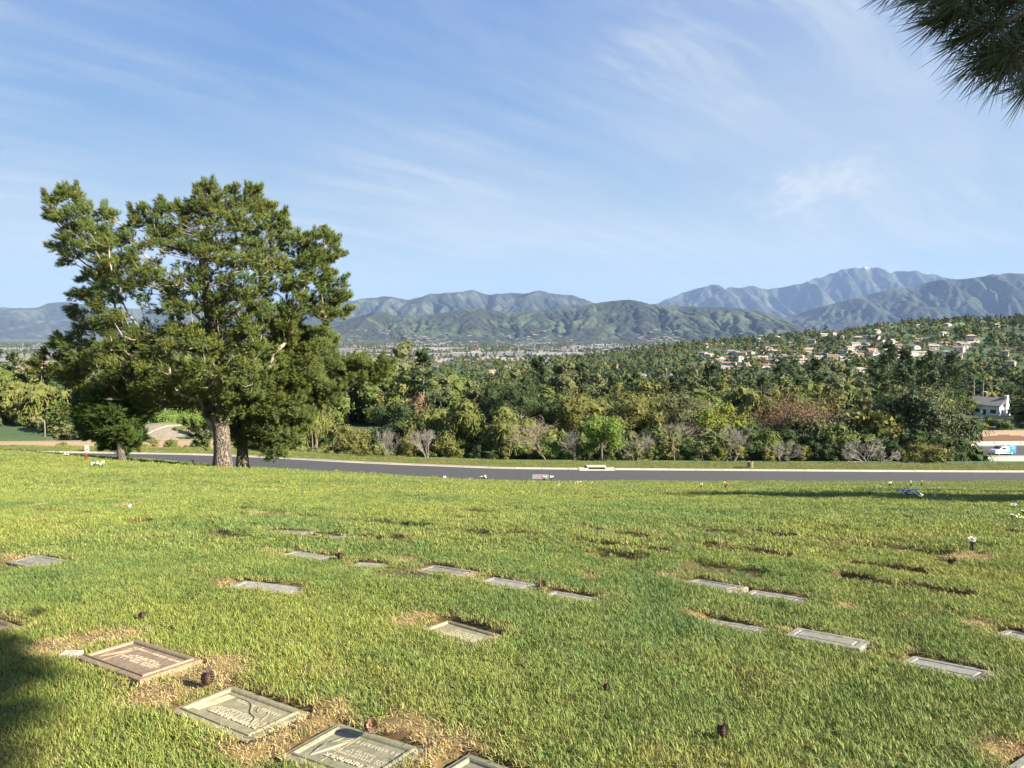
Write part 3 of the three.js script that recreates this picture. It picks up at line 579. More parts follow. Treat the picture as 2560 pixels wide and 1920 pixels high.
{
  const PD2 = 47.5, bx = ray(606, 1163), base = V(bx.x * PD2, turf(bx.x * PD2, PD2), -PD2);
  const at = (x, y, dz = 0) => atDepth(zx(x), zy(y), PD2 + dz).sub(base);
  const outline = [[1330, 1050], [1480, 940], [1560, 880], [1640, 860], [1700, 870], [1800, 870], [1850, 930], [1830, 1010], [1900, 1060], [2000, 1020], [2030, 1070], [2100, 1065], [2120, 1025], [2155, 1060], [2150, 1120], [2060, 1160], [1960, 1150], [1900, 1190], [1860, 1280], [1760, 1300], [1710, 1400], [1640, 1440], [1590, 1500], [1570, 1570], [1490, 1580], [1450, 1530], [1400, 1480], [1330, 1500], [1280, 1450], [1300, 1300]];
  const clumps = fillClumps(outline, [[1340, 1400, 40]], 28, 91, base, 2.6, 0.38, 2.2);
  for (const [x, y] of [[1100, 1420], [1070, 1460], [1130, 1470], [1050, 1400], [1110, 1510], [1145, 1400]]) clumps.push({ p: at(x, y, 2.5), r: 0.4 });
  const trunk = [V(0, -0.25, 0), V(0, 0.3, 0), V(0.02, 1.2, 0), V(0.02, 2.6, 0), at(1370, 1200), at(1400, 1050, 0.6), at(1440, 930, 1)];
  growPine({ name: 'pine_tree', label: 'smaller pine just behind the largest pine, drooping boughs to the right', category: 'tree', base, trunk, trunkR: [0.46, 0.38, 0.33, 0.31, 0.26, 0.15, 0.07], clumps, tuftGeo: bigTuft, tufts: 14, color: [0.122, 0.16, 0.05], seed: 17, sag: 0.22, up: 0.35 });
}
{
  const PD3 = 44, bx = ray(304, 1148), base = V(bx.x * PD3, turf(bx.x * PD3, PD3), -PD3);
  const at = (x, y, dz = 0) => atDepth(zx(x), zy(y), PD3 + dz).sub(base);
  const outline = [[420, 1300], [470, 1290], [500, 1230], [580, 1220], [660, 1210], [740, 1240], [780, 1300], [770, 1400], [785, 1470], [740, 1520], [690, 1545], [640, 1530], [580, 1525], [560, 1480], [480, 1470], [445, 1420], [430, 1360]];
  const clumps = fillClumps(outline, [], 27, 41, base, 1.9, 0.33);
  const trunk = [V(0.03, -0.2, 0), V(0, 0.3, 0), V(-0.06, 0.9, 0), at(650, 1450), at(630, 1350), at(610, 1260)];
  growPine({ name: 'pine_tree', label: 'young dense dark pine with a short leaning trunk, left of the largest pine', category: 'tree', base, trunk, trunkR: [0.24, 0.2, 0.17, 0.14, 0.09, 0.04], clumps, tuftGeo: bigTuft, tufts: 13, color: [0.07, 0.115, 0.03], seed: 23, up: 0.3 });
}
// ---------------------------------------------------------------- broadleaf trees, conifers, bare trees, palms
const leafMat = (r, g, b, rough = 0.85, tr = 0.28) => mat(r, g, b, rough, { physical: true, vertexColors: true, transmission: tr, thickness: 0, ior: 1.4, specularIntensity: rough < 0.6 ? 0.5 : 0.25 });
const L = { olive: leafMat(0.165, 0.17, 0.05), green: leafMat(0.11, 0.148, 0.04), dark: leafMat(0.052, 0.08, 0.03), lime: leafMat(0.19, 0.22, 0.04), bright: leafMat(0.14, 0.21, 0.045), grey: leafMat(0.135, 0.15, 0.066), brown: leafMat(0.17, 0.12, 0.07), gloss: leafMat(0.06, 0.078, 0.032, 0.5, 0.1), pepper: leafMat(0.155, 0.175, 0.05), palm: leafMat(0.13, 0.17, 0.05) };
const barkMat = mat(0.15, 0.12, 0.095, 0.95), paleBark = mat(0.225, 0.205, 0.175, 0.95), reddish = mat(0.20, 0.15, 0.125, 0.95);
function leaf(m, p, dir, size, slim, r, nrm) {
  const a = (nrm ? nrm.clone() : V(r() - 0.5, r() - 0.5, r() - 0.5)).cross(dir).normalize().multiplyScalar(size * slim * 0.5), d = dir.clone().multiplyScalar(size), v = 0.84 + 0.32 * r();
  m.color(v * (0.92 + 0.18 * r()), v, v * (0.85 + 0.3 * r()));
  const k0 = m.v(p.x, p.y, p.z), k1 = m.v(p.x + d.x * 0.5 + a.x, p.y + d.y * 0.5 + a.y, p.z + d.z * 0.5 + a.z), k2 = m.v(p.x + d.x, p.y + d.y, p.z + d.z), k3 = m.v(p.x + d.x * 0.5 - a.x, p.y + d.y * 0.5 - a.y, p.z + d.z * 0.5 - a.z);
  m.tri(k0, k1, k2); m.tri(k0, k2, k3);
}
const ball = (r) => { const v = V(0, 0, 0); do v.set(r() * 2 - 1, r() * 2 - 1, r() * 2 - 1); while (v.lengthSq() > 1 || v.lengthSq() < 0.01); return v.normalize(); };
const ICO = [0, 1, 2].map((k) => new THREE.IcosahedronGeometry(1, k).attributes.position);
function core(m, c, s, detail, seed, fill = 0.62) {                  // leafy mass inside a lobe, rough all over
  const p = ICO[detail], q = V(0, 0, 0), k = [];
  for (let i = 0; i < p.count; i++) { q.fromBufferAttribute(p, i); const f = s * (fill + 0.24 * n3(q.x * 2.3 + seed, q.y * 2.3, q.z * 2.3) + 0.12 * n3(q.x * 6 + seed, q.y * 6, q.z * 6)); const v = 0.86 + 0.2 * n3(q.x * 5, q.y * 5 + seed, q.z * 5); m.color(v, v, v * 0.95); k.push(m.v(c.x + q.x * f, c.y + q.y * f * 0.8, c.z + q.z * f)); if (i % 3 === 2) m.tri(k[i - 2], k[i - 1], k[i]); }
}
// every builder returns [wood, crown] for a tree of height h and width w standing on the origin
function broadleaf({ seed, h, w, n, size, low = 0.2, lobes = 16, slim = 0.55, droop = 0, wood = true, solid = 2, fill = 0.62 }) {
  const r = rng(seed), m = new MB(), t = new MB(), L_ = [];
  for (let k = 0; k < lobes; k++) { const f = ball(r), q = Math.pow(r(), 0.45), y = low + (1 - low) * (0.5 + 0.5 * f.y * q); const taper = Math.sin(Math.PI * clamp(0.16 + 0.78 * (y - low) / (1 - low))); L_.push({ p: V(f.x * q * w * 0.42 * (0.5 + 0.6 * taper), y * h * 0.9, f.z * q * w * 0.42 * (0.5 + 0.6 * taper)), s: w * (0.15 + 0.12 * r()) * Math.min(1, Math.cbrt(15 / lobes)) }); }
  if (solid >= 0) L_.forEach((q, k) => core(m, q.p, q.s, solid, k * 3.1 + seed, fill));
  for (let k = 0; k < n; k++) {
    const q = L_[k % lobes], f = ball(r), rr = q.s * (solid >= 0 ? fill + (1.08 - fill) * Math.pow(r(), 0.7) : 0.7 + 0.36 * r()), p = q.p.clone().add(V(f.x * rr, f.y * rr * 0.8, f.z * rr));
    if (p.y < h * low * 0.55) p.y = h * low * (0.55 + 0.4 * r());
    const nrm = f.clone().add(ball(r).multiplyScalar(0.62)).normalize(), dir = droop ? f.clone().multiplyScalar(0.5).add(ball(r).multiplyScalar(0.5)).add(V(0, -droop * 1.6, 0)).normalize() : ball(r).cross(nrm).normalize();
    if (droop) { const len = 1 + Math.floor(r() * 3); for (let s = 0; s < len; s++) { leaf(m, p, dir, size, slim, r, nrm); p.addScaledVector(dir, size * 0.7); dir.y -= droop; dir.normalize(); } } else leaf(m, p, dir, size * (0.7 + 0.6 * r()), slim, r, nrm);
  }
  const tr = Math.max(0.05, h * 0.024); t.tube([V(0, -0.6, 0), V(0.1 * w * (r() - 0.5), h * low * 0.7, 0), V(0.12 * w * (r() - 0.5), h * 0.45, 0.1 * w * (r() - 0.5)), V(0, h * 0.72, 0)], [tr * 1.35, tr, tr * 0.7, tr * 0.25], 7);
  if (wood) for (let k = 0; k < Math.min(9, lobes); k++) { const q = L_[k].p, s = V(0, Math.max(h * low * 0.6, q.y * 0.45), 0); t.tube([s, s.clone().lerp(q, 0.5).add(V(0, -h * 0.02, 0)), q], [tr * 0.55, tr * 0.35, tr * 0.12], 5); }
  return [t.geo(true), m.geo()];
}
function conifer({ seed, h, w, n, size, cols = 0.06, ragged = 0.35 }) {
  const r = rng(seed), m = new MB(), t = new MB(), tr = h * 0.016;
  t.tube([V(0, -0.6, 0), V(0, h * 0.5, 0), V(0, h * 0.97, 0)], [tr * 1.4, tr * 0.8, 0.03], 7);
  const tiers = Math.round(n / 22);
  for (let k = 0; k < tiers; k++) {
    const y = cols + (1 - cols) * Math.pow(r(), 0.9), a = r() * 6.283, reach = w * 0.5 * (1 - y * 0.92) ** 0.75 * (1 - ragged * r()), d = V(Math.cos(a), 0.12 - 0.3 * (1 - y) + 0.15 * r(), Math.sin(a));
    t.tube([V(0, y * h, 0), V(d.x * reach * 0.85, y * h + d.y * reach * 0.85, d.z * reach * 0.85)], [tr * 0.22, 0.02], 3);
    for (let q = 0; q < 22; q++) { const s = Math.pow(r(), 0.6), p = V(d.x * reach * s, y * h + d.y * reach * s, d.z * reach * s).add(ball(r).multiplyScalar(reach * 0.17 + size * 0.2)); leaf(m, p, d.clone().multiplyScalar(0.8).add(ball(r).multiplyScalar(0.7)).add(V(0, 0.12, 0)).normalize(), size * (0.6 + 0.7 * r()), 0.45, r); }
  }
  return [t.geo(true), m.geo()];
}
function bare({ seed, h, w, stems = 1, depth = 5, thick = 0.011, low = 0.27 }) {
  const r = rng(seed), t = new MB();
  const grow = (p, dir, len, rad_, k) => {
    const mid = p.clone().addScaledVector(dir, len * 0.5).add(ball(r).multiplyScalar(len * 0.06)), end = p.clone().addScaledVector(dir, len).add(ball(r).multiplyScalar(len * 0.08));
    t.tube([p, mid, end], [rad_, rad_ * 0.84, rad_ * 0.66], k > 2 ? 5 : 3);
    if (k <= 0) return;
    const kids = k > 3 ? 2 + Math.floor(r() * 2) : 2 + Math.floor(r() * 2.4);
    for (let q = 0; q < kids; q++) { const d = dir.clone().multiplyScalar(0.9).add(ball(r).multiplyScalar(0.62)).add(V(0, 0.22, 0)); d.x *= 0.75 + 0.5 * w / h; d.z *= 0.75 + 0.5 * w / h; grow(q % 2 ? mid.clone().lerp(end, r()) : end, d.normalize(), len * (0.66 + 0.22 * r()), Math.max(0.012, rad_ * 0.62), k - 1); }
  };
  for (let s = 0; s < stems; s++) { const a = r() * 6.283, o = stems > 1 ? 0.55 : 0.06; grow(V(Math.cos(a) * 0.15 * stems * 0.4, -0.4, Math.sin(a) * 0.15 * stems * 0.4), V(Math.cos(a) * o * w / h, 1, Math.sin(a) * o * w / h).normalize(), h * (low + 0.06 * r()), h * thick, depth); }
  const g = t.geo(true); g.computeBoundingBox(); const b = g.boundingBox, sy = h / b.max.y, sx = w / Math.max(b.max.x - b.min.x, 0.1); g.scale(sx, sy, sx); g.computeVertexNormals(); return g;
}
function palm({ seed, h, fronds, len, trunkR, cut = 6 }) {
  const r = rng(seed), m = new MB(), t = new MB(), lean = (r() - 0.5) * h * 0.04;
  t.tube([V(0, -0.5, 0), V(lean * 0.3, h * 0.5, 0), V(lean, h, 0)], [trunkR * 1.3, trunkR, trunkR * 0.9], 9);
  for (let k = 0; k < fronds; k++) {
    const a = r() * 6.283, rise = -0.5 + 1.6 * r(), c = V(Math.cos(a), 0, Math.sin(a)), side = V(-c.z, 0, c.x); let p = V(lean, h, 0), prev = null;
    for (let s = 0; s <= cut; s++) {
      const f = s / cut, q = V(lean + c.x * len * f * Math.cos(rise * 0.6), h + len * (Math.sin(rise) * f - 0.75 * f * f), c.z * len * f * Math.cos(rise * 0.6)), wd = len * 0.2 * Math.sin(Math.PI * clamp(0.12 + 0.85 * f));
      const v = 0.8 + 0.4 * r(); m.color(v, v, v * 0.9);
      if (prev) for (const sd of [-1, 1]) for (let u = 0; u < 3; u++) { const b0 = prev.clone().lerp(q, u / 3), b1 = prev.clone().lerp(q, u / 3 + 0.2), tip = b0.clone().lerp(q, 0.9).addScaledVector(side, sd * wd).add(V(0, -wd * 0.35, 0)); m.tri(m.v(b0.x, b0.y, b0.z), m.v(b1.x, b1.y, b1.z), m.v(tip.x, tip.y, tip.z)); }
      prev = q;
    }
  }
  return [t.geo(true), m.geo()];
}
// ---- the belt of trees below the verge, each one built for its own place
function plant(name, label, category, px, top, d, make, crownMat, woodMat = barkMat, group = 'trees along the foot of the verge') {
  const q = ray(px, top), x = q.x * d, y = country(x, d), h = Math.max(0.8, EYE + q.y * d - y);
  const root = thing(name, label, category, x, y, -d, 0, group), g = make(h, d / 1920);
  if (Array.isArray(g)) { part('trunk', g[0], woodMat, root); part('crown', g[1], crownMat, root); } else part('branches', g, woodMat, root);
  return root;
}
const BL = (seed, wpx, n, size, o = {}) => (h, m) => broadleaf({ seed, h, w: wpx * m * 1.12, n: Math.round(n * 1.35 * clamp((wpx * m / 9) ** 1.3, 1, 2)), size: size * 1.25, low: 0.08, lobes: wpx * m > 7 ? 34 : 22, solid: 1, fill: 0.42, ...o });
const PEP = (seed, wpx, n = 1900) => (h, m) => broadleaf({ seed, h, w: wpx * m, n: Math.round(n * 1.5), size: 0.44, droop: 0.42, slim: 0.32, lobes: 18, low: 0.2 });
const BARE = (seed, wpx, o = {}) => (h, m) => bare({ seed, h, w: wpx * m, ...o });
plant('pepper_tree', 'olive weeping tree right beside the pines, behind the road', 'tree', 780, 985, 124, PEP(1, 165), L.pepper);
plant('shrub', 'rounded olive shrub on the verge edge, nearest the right of the pines', 'shrub', 884, 1042, 111, BL(2, 78, 2600, 0.2, { low: 0.04, lobes: 14 }), L.olive);
plant('shrub', 'low green shrub under the pines beside the verge', 'shrub', 700, 1075, 114, BL(3, 120, 2600, 0.22, { low: 0.05 }), L.green);
plant('broadleaf_tree', 'dark rounded tree behind the two leftmost bare shrubs', 'tree', 985, 975, 127, BL(4, 140, 4200, 0.26), L.dark);
plant('bare_shrub', 'leafless shrub, leftmost of the bare shrubs on the verge edge', 'shrub', 972, 1064, 106.8, BARE(5, 80, { stems: 6, depth: 5 }), null, paleBark);
plant('bare_shrub', 'leafless spindly shrub, second from the left on the verge edge', 'shrub', 1072, 1062, 106.4, BARE(6, 80, { stems: 5, depth: 5 }), null, paleBark);
plant('shrub', 'narrow olive shrub between the two leftmost bare shrubs', 'shrub', 1022, 1085, 112, BL(7, 60, 1500, 0.2, { low: 0.04 }), L.olive);
plant('shrub', 'bushy olive shrub right of the second bare shrub', 'shrub', 1122, 1088, 110, BL(8, 70, 1800, 0.2, { low: 0.04 }), L.olive);
plant('pepper_tree', 'weeping tree, left one of the three over the small palm', 'tree', 1078, 1000, 123, PEP(9, 125), L.pepper);
plant('pepper_tree', 'weeping tree, tall middle one of the three over the small palm', 'tree', 1165, 985, 119, PEP(10, 150, 2300), L.pepper);
plant('pepper_tree', 'weeping tree, right one of the three over the small palm', 'tree', 1262, 1008, 115, PEP(11, 150, 2200), L.pepper);
plant('broadleaf_tree', 'tall dark evergreen behind the weeping trees', 'tree', 1300, 925, 171, BL(12, 190, 5200, 0.3, { lobes: 26 }), L.dark);
plant('palm', 'small bright fan of palm fronds on the verge edge', 'palm', 1226, 1124, 106, (h) => palm({ seed: 13, h: h * 0.55, fronds: 20, len: 1.7, trunkR: 0.16 }), L.palm);
plant('bare_tree', 'leafless reddish tree right of the weeping trees', 'tree', 1372, 1032, 107, BARE(14, 150, { stems: 3, depth: 5 }), null, reddish);
plant('shrub', 'green shrub at the foot of the leafless reddish tree', 'shrub', 1368, 1088, 109, BL(15, 80, 2000, 0.2, { low: 0.04 }), L.green);
plant('shrub', 'small green shrub left of the bright green tree', 'shrub', 1425, 1105, 108.5, BL(16, 60, 1400, 0.2, { low: 0.04 }), L.bright);
plant('bare_shrub', 'leafless shrub between reddish tree and bright green tree', 'shrub', 1440, 1070, 106, BARE(17, 60, { stems: 4, depth: 5 }), null, paleBark);
plant('broadleaf_tree', 'bright fresh green tree at the verge edge near the drain', 'tree', 1508, 1028, 107, BL(18, 104, 4600, 0.22, { low: 0.06, lobes: 18 }), L.bright);
plant('bare_shrub', 'pale leafless fan-shaped shrub right of the bright green tree', 'shrub', 1592, 1070, 105.4, BARE(19, 92, { stems: 6, depth: 5 }), null, paleBark);
plant('broadleaf_tree', 'broad olive tree behind the fan-shaped bare shrub', 'tree', 1595, 995, 172, BL(20, 180, 4600, 0.28), L.olive);
plant('bare_tree', 'dark single-trunk leafless tree right of the fan-shaped shrub', 'tree', 1692, 1052, 105.6, BARE(21, 130, { stems: 1, depth: 6, low: 0.26 }), null, barkMat);
plant('broadleaf_tree', 'grey-green tree behind the dark leafless tree', 'tree', 1705, 985, 170, BL(22, 170, 4200, 0.3), L.grey);
plant('broadleaf_tree', 'yellow-green tree standing left of the brown tree', 'tree', 1790, 992, 123, BL(23, 160, 4600, 0.25, { low: 0.2, lobes: 20 }), L.lime);
plant('bare_tree', 'grey twiggy leafless tree in front of the yellow-green tree', 'tree', 1835, 1050, 105.6, BARE(24, 120, { stems: 3, depth: 5 }), null, paleBark);
plant('shrub', 'grey-green shrub left of the concrete bin', 'shrub', 1745, 1100, 109, BL(25, 80, 1800, 0.2, { low: 0.04 }), L.grey);
plant('broadleaf_tree', 'wide brown tree in winter leaf, right of the yellow-green tree', 'tree', 1985, 955, 128, BL(26, 250, 5200, 0.24, { lobes: 30, solid: -1 }), L.brown);
plant('bare_shrub', 'pale forked leafless tree on the verge right of the bin', 'shrub', 1958, 1096, 104.6, BARE(27, 96, { stems: 4, depth: 5, thick: 0.02 }), null, paleBark);
plant('broadleaf_tree', 'shaded dark tree under the wide brown tree', 'tree', 2080, 1040, 119, BL(28, 170, 4200, 0.26, { low: 0.05 }), L.dark);
plant('broadleaf_tree', 'very dark low tree behind the pale forked tree', 'tree', 1925, 1075, 121, BL(29, 150, 3600, 0.26, { low: 0.03 }), L.dark);
plant('broadleaf_tree', 'biggest glossy dark tree at the right end of the belt', 'tree', 2275, 942, 123, BL(30, 290, 15000, 0.27, { low: 0.03, lobes: 54, slim: 0.45 }), L.gloss);
plant('bare_shrub', 'wide leafless thicket before the biggest glossy tree', 'shrub', 2185, 1096, 103.8, BARE(31, 160, { stems: 9, depth: 5 }), null, paleBark);
plant('shrub', 'low olive shrub at the right foot of the glossy tree', 'shrub', 2310, 1112, 105.5, BL(32, 110, 2200, 0.19, { low: 0.04 }), L.olive);
plant('broadleaf_tree', 'olive tree between the reddish bare tree and the far slope', 'tree', 1440, 985, 171, BL(33, 170, 4200, 0.28), L.olive);
plant('broadleaf_tree', 'green tree behind the pine trunks', 'tree', 440, 1035, 172, BL(34, 150, 3600, 0.28, { low: 0.05 }), L.bright);
plant('conifer', 'tall dark conifer, left one of the three behind the glossy tree', 'tree', 2222, 856, 285, (h, m) => conifer({ seed: 35, h, w: 105 * m, n: 3600, size: 1.0 }), L.dark);
plant('conifer', 'tall dark conifer, middle one of the three behind the glossy tree', 'tree', 2320, 882, 300, (h, m) => conifer({ seed: 36, h, w: 80 * m, n: 3000, size: 1.0, ragged: 0.2 }), L.dark);
plant('conifer', 'tall dark conifer, right one of the three behind the glossy tree', 'tree', 2376, 886, 295, (h, m) => conifer({ seed: 37, h, w: 90 * m, n: 3000, size: 1.0 }), L.dark);
plant('conifer', 'broad green conifer behind the street lamp at far left', 'tree', 152, 1008, 165, (h, m) => conifer({ seed: 38, h, w: 130 * m, n: 3200, size: 0.7, ragged: 0.2 }), L.green);
plant('palm', 'tall slender palm, left one of the pair behind the white house', 'palm', 2437, 938, 318, (h) => palm({ seed: 39, h, fronds: 34, len: 2.6, trunkR: 0.2 }), L.palm, paleBark);
plant('palm', 'tall slender palm, right one of the pair behind the white house', 'palm', 2459, 936, 314, (h) => palm({ seed: 40, h, fronds: 34, len: 2.6, trunkR: 0.2 }), L.palm, paleBark);
for (const [px, top, d, w, m, s, label] of [[2500, 950, 335, 130, L.dark, 41, 'dark spreading tree behind the chimney of the white house'], [2385, 985, 305, 100, L.green, 42, 'green round tree left of the white house'], [2425, 1000, 303, 55, L.lime, 43, 'small lime green tree against the left of the white house'], [2600, 960, 330, 110, L.dark, 44, 'dark tree at the right edge behind the white house'], [2290, 985, 290, 120, L.olive, 45, 'olive tree behind the top of the glossy tree'], [2120, 990, 280, 130, L.green, 46, 'green tree behind the brown tree and glossy tree']])
  plant('broadleaf_tree', label, 'tree', px, top, d, BL(s, w, 2600, 0.5, { low: 0.08 }), m, barkMat, 'trees round the white house');
// thick undergrowth filling the belt
{ const r = rng(66), G = [[5.5, 4.6], [7, 5.5], [4, 4.4], [8.5, 6], [6, 6.5]].map(([h, w], k) => broadleaf({ seed: 330 + k, h, w, n: 1250, size: 0.4, low: 0.05, lobes: 18, solid: 1 })).concat([broadleaf({ seed: 340, h: 7.5, w: 6.5, n: 900, size: 0.46, droop: 0.42, slim: 0.34, lobes: 14, low: 0.12 })]), mm = [['olive', L.olive], ['mid green', L.green], ['dark green', L.dark], ['grey-green', L.grey], ['brownish', L.brown]];
  for (let k = 0; k < 150; k++) {
    const px = lerp(560, 2400, (k + r()) / 150), row = k % 3, d = roadNear(ray(px, 1150).x * 112) + ROAD_W + VERGE_W + [5, 11, 18][row] + r() * 5, x = ray(px, 1150).x * d, j = Math.floor(r() * 6), c = px > 1850 && r() < 0.6 ? 2 : Math.floor(r() * (r() < 0.2 ? 5 : 4)), g = G[j], hh = [5.5, 7, 4, 8.5, 6, 7.5][j];
    const want = [3.0, 6.2, 9.0][row] * (0.75 + 0.5 * r()), s = want / hh, o = thing(j === 5 ? 'pepper_tree' : 'understorey_tree', `${mm[c][0]} ${['low front-row', 'middle-row', 'taller back-row'][row]} tree of the belt, ${px < 900 ? 'beside the pines' : px < 1150 ? 'around the leftmost bare shrubs' : px < 1420 ? 'around the small palm' : px < 1700 ? 'around the bright green tree' : px < 1980 ? 'around the concrete bin' : 'around the glossy tree'}`, 'tree', x, country(x, d) - 0.2, -d, r() * 6.28, 'undergrowth of the tree belt'); o.scale.set(s * 1.05, s, s * 1.05); part('trunk', g[0], barkMat, o); part('crown', g[1], mm[c][1], o);
  }
}
// bank of shrubs above the sound wall
{ const r = rng(61), geos = [0, 1, 2].map((k) => broadleaf({ seed: 300 + k, h: 2.4, w: 4.2, n: 500, size: 0.3, low: 0.04, lobes: 9, wood: false, solid: 1 })), ms = [L.olive, L.green, L.lime];
  for (let k = 0; k < 46; k++) { const d = lerp(166, 190, r()), x = d * lerp(0.56, 0.74, r()), g = geos[k % 3], s = 0.5 + 0.35 * r(), c = Math.floor(r() * 3), o = thing('bank_shrub', `${['olive', 'mid green', 'lime green'][c]} shrub on the bank between sound wall and white house, ${x / d < 0.61 ? 'left of the gable' : x / d < 0.66 ? 'below the gable' : 'right of the gable'}`, 'shrub', x, country(x, d) - 0.15, -d, r() * 6, 'shrubs on the bank above the sound wall'); o.scale.setScalar(s); part('stem', g[0], barkMat, o); part('crown', g[1], ms[c], o); }
  for (let k = 0; k < 70; k++) { const x = lerp(-130, -40, r()), d = fwLine(x) + 19 + r() * 24, g = geos[k % 3], s = 0.7 + 0.5 * r(), c = Math.floor(r() * 3), o = thing('bank_shrub', `${['olive', 'mid green', 'grey-green'][c]} shrub behind the sound wall at far left, ${x < -98 ? 'left of the lamp' : x < -75 ? 'right of the lamp' : 'near the mound'}`, 'shrub', x, country(x, d) - 0.15, -d, r() * 6, 'shrubs behind the left sound wall'); o.scale.setScalar(s); part('stem', g[0], barkMat, o); part('crown', g[1], [L.olive, L.green, L.grey][c], o); }
  for (let k = 0; k < 16; k++) { const x = lerp(-72, -48, r()), d = roadNear(x) + ROAD_W + VERGE_W + 1 + r() * 4, g = geos[k % 3], o = thing('bank_shrub', 'low scrubby bush at the far left edge of the verge', 'shrub', x, RD - 0.9, -d, r() * 6, 'scrub along the left of the verge'); o.scale.setScalar(0.45 + 0.3 * r()); part('stem', g[0], barkMat, o); part('crown', g[1], ms[k % 2], o); }
}
// dark trees standing along the top of the right-hand hill
{ const r = rng(77), G = [conifer({ seed: 360, h: 18, w: 9, n: 700, size: 1.6, ragged: 0.2 }), broadleaf({ seed: 361, h: 15, w: 14, n: 420, size: 1.1, lobes: 13, low: 0.08, wood: false, solid: 1 }), conifer({ seed: 362, h: 20, w: 6.5, n: 600, size: 1.5, ragged: 0.15 })];
  [[2271, 803, 2, 'slim conifer, first tree on the hilltop skyline from the left'], [2293, 797, 1, 'round tree, second on the hilltop skyline'], [2321, 800, 0, 'conifer, third on the hilltop skyline'], [2368, 795, 1, 'dark round tree, left one of a pair at the hilltop'], [2385, 794, 1, 'dark round tree, right one of a pair at the hilltop'], [2400, 792, 2, 'narrow conifer right of the hilltop pair'], [2420, 785, 2, 'tallest pointed conifer on the hilltop'], [2433, 793, 1, 'bushy tree right of the tallest hilltop conifer'], [2460, 791, 0, 'conifer in the middle of the hilltop row'], [2474, 792, 1, 'bushy tree in the middle of the hilltop row'], [2489, 791, 0, 'broad conifer right of the middle of the hilltop row'], [2502, 785, 2, 'tall conifer right of the middle of the hilltop row'], [2526, 792, 2, 'slim conifer near the right end of the hilltop row'], [2543, 795, 1, 'dark tree near the right end of the hilltop row'], [2557, 799, 1, 'dark tree at the right edge on the hilltop']]
    .forEach(([px, top, k, label]) => { const d = 1190 + 40 * r(), q = ray(px, top), x = q.x * d, y = country(x, d), h = [18, 15, 20][k], s = Math.max(0.55, (EYE + q.y * d - y) / h), o = thing(k === 1 ? 'hilltop_tree' : 'conifer', label, 'tree', x, y - 0.3, -d, r() * 6, 'trees on the hilltop skyline'); o.scale.set(Math.min(s, 1.2), s, Math.min(s, 1.2)); part('trunk', G[k][0], barkMat, o); part('crown', G[k][1], L.dark, o); });
}
// ---------------------------------------------------------------- houses on the hillside, then the woods round them
function onCountry(px, py, from = 240, to = 1500) { const r = ray(px, py); for (let d = from; d < to; d *= 1.002) if (EYE + r.y * d < country(r.x * d, d)) return [r.x * d, d]; return null; }
const wallC = [['cream', 0.38, 0.34, 0.28], ['white', 0.48, 0.46, 0.43], ['tan', 0.29, 0.25, 0.20], ['pale pink', 0.35, 0.30, 0.26], ['grey', 0.46, 0.45, 0.43]].map(([n, ...c]) => [n, mat(...c)]);
const roofC = [['terracotta', 0.26, 0.165, 0.125], ['brown', 0.17, 0.125, 0.10], ['grey', 0.22, 0.21, 0.20], ['sandy', 0.34, 0.28, 0.22]].map(([n, ...c]) => [n, mat(...c)]);
const paneMat = mat(0.03, 0.035, 0.045, 0.12), trimMat = mat(0.72, 0.7, 0.65), doorMat = mat(0.2, 0.11, 0.07), garageMat = mat(0.62, 0.58, 0.5);
function houseGeo(w, dp, h, rise, hip) {               // origin at the middle of the base
  const wall = new MB(); const x = w / 2, z = dp / 2, o = 0.6, e = h - o * rise / z; wall.box(-x, -2.5, -z, x, h, z);
  if (!hip) { wall.poly([[x, h, z], [x, h, -z], [x, h + rise, 0]]); wall.poly([[-x, h, -z], [-x, h, z], [-x, h + rise, 0]]); }
  const roof = new MB(), in_ = hip ? Math.min(z, x) * 0.95 : 0, X = x + o, t = 0.18, slab = (pts) => { roof.poly(pts.map((q) => [q[0], q[1] + t, q[2]])); roof.poly(pts.slice().reverse()); for (let k = 0; k < pts.length; k++) { const a = pts[k], b = pts[(k + 1) % pts.length]; roof.poly([a, b, [b[0], b[1] + t, b[2]], [a[0], a[1] + t, a[2]]]); } };
  slab([[-X, e, z + o], [X, e, z + o], [X - in_, h + rise, 0], [-X + in_, h + rise, 0]]); slab([[X, e, -z - o], [-X, e, -z - o], [-X + in_, h + rise, 0], [X - in_, h + rise, 0]]);
  if (hip) { slab([[X, e, z + o], [X, e, -z - o], [X - in_, h + rise, 0]]); slab([[-X, e, -z - o], [-X, e, z + o], [-X + in_, h + rise, 0]]); }
  return [wall.geo(), roof.geo()];
}
const boxGeo = (a, b, c, d, e, f) => new MB().box(a, b, c, d, e, f).geo();
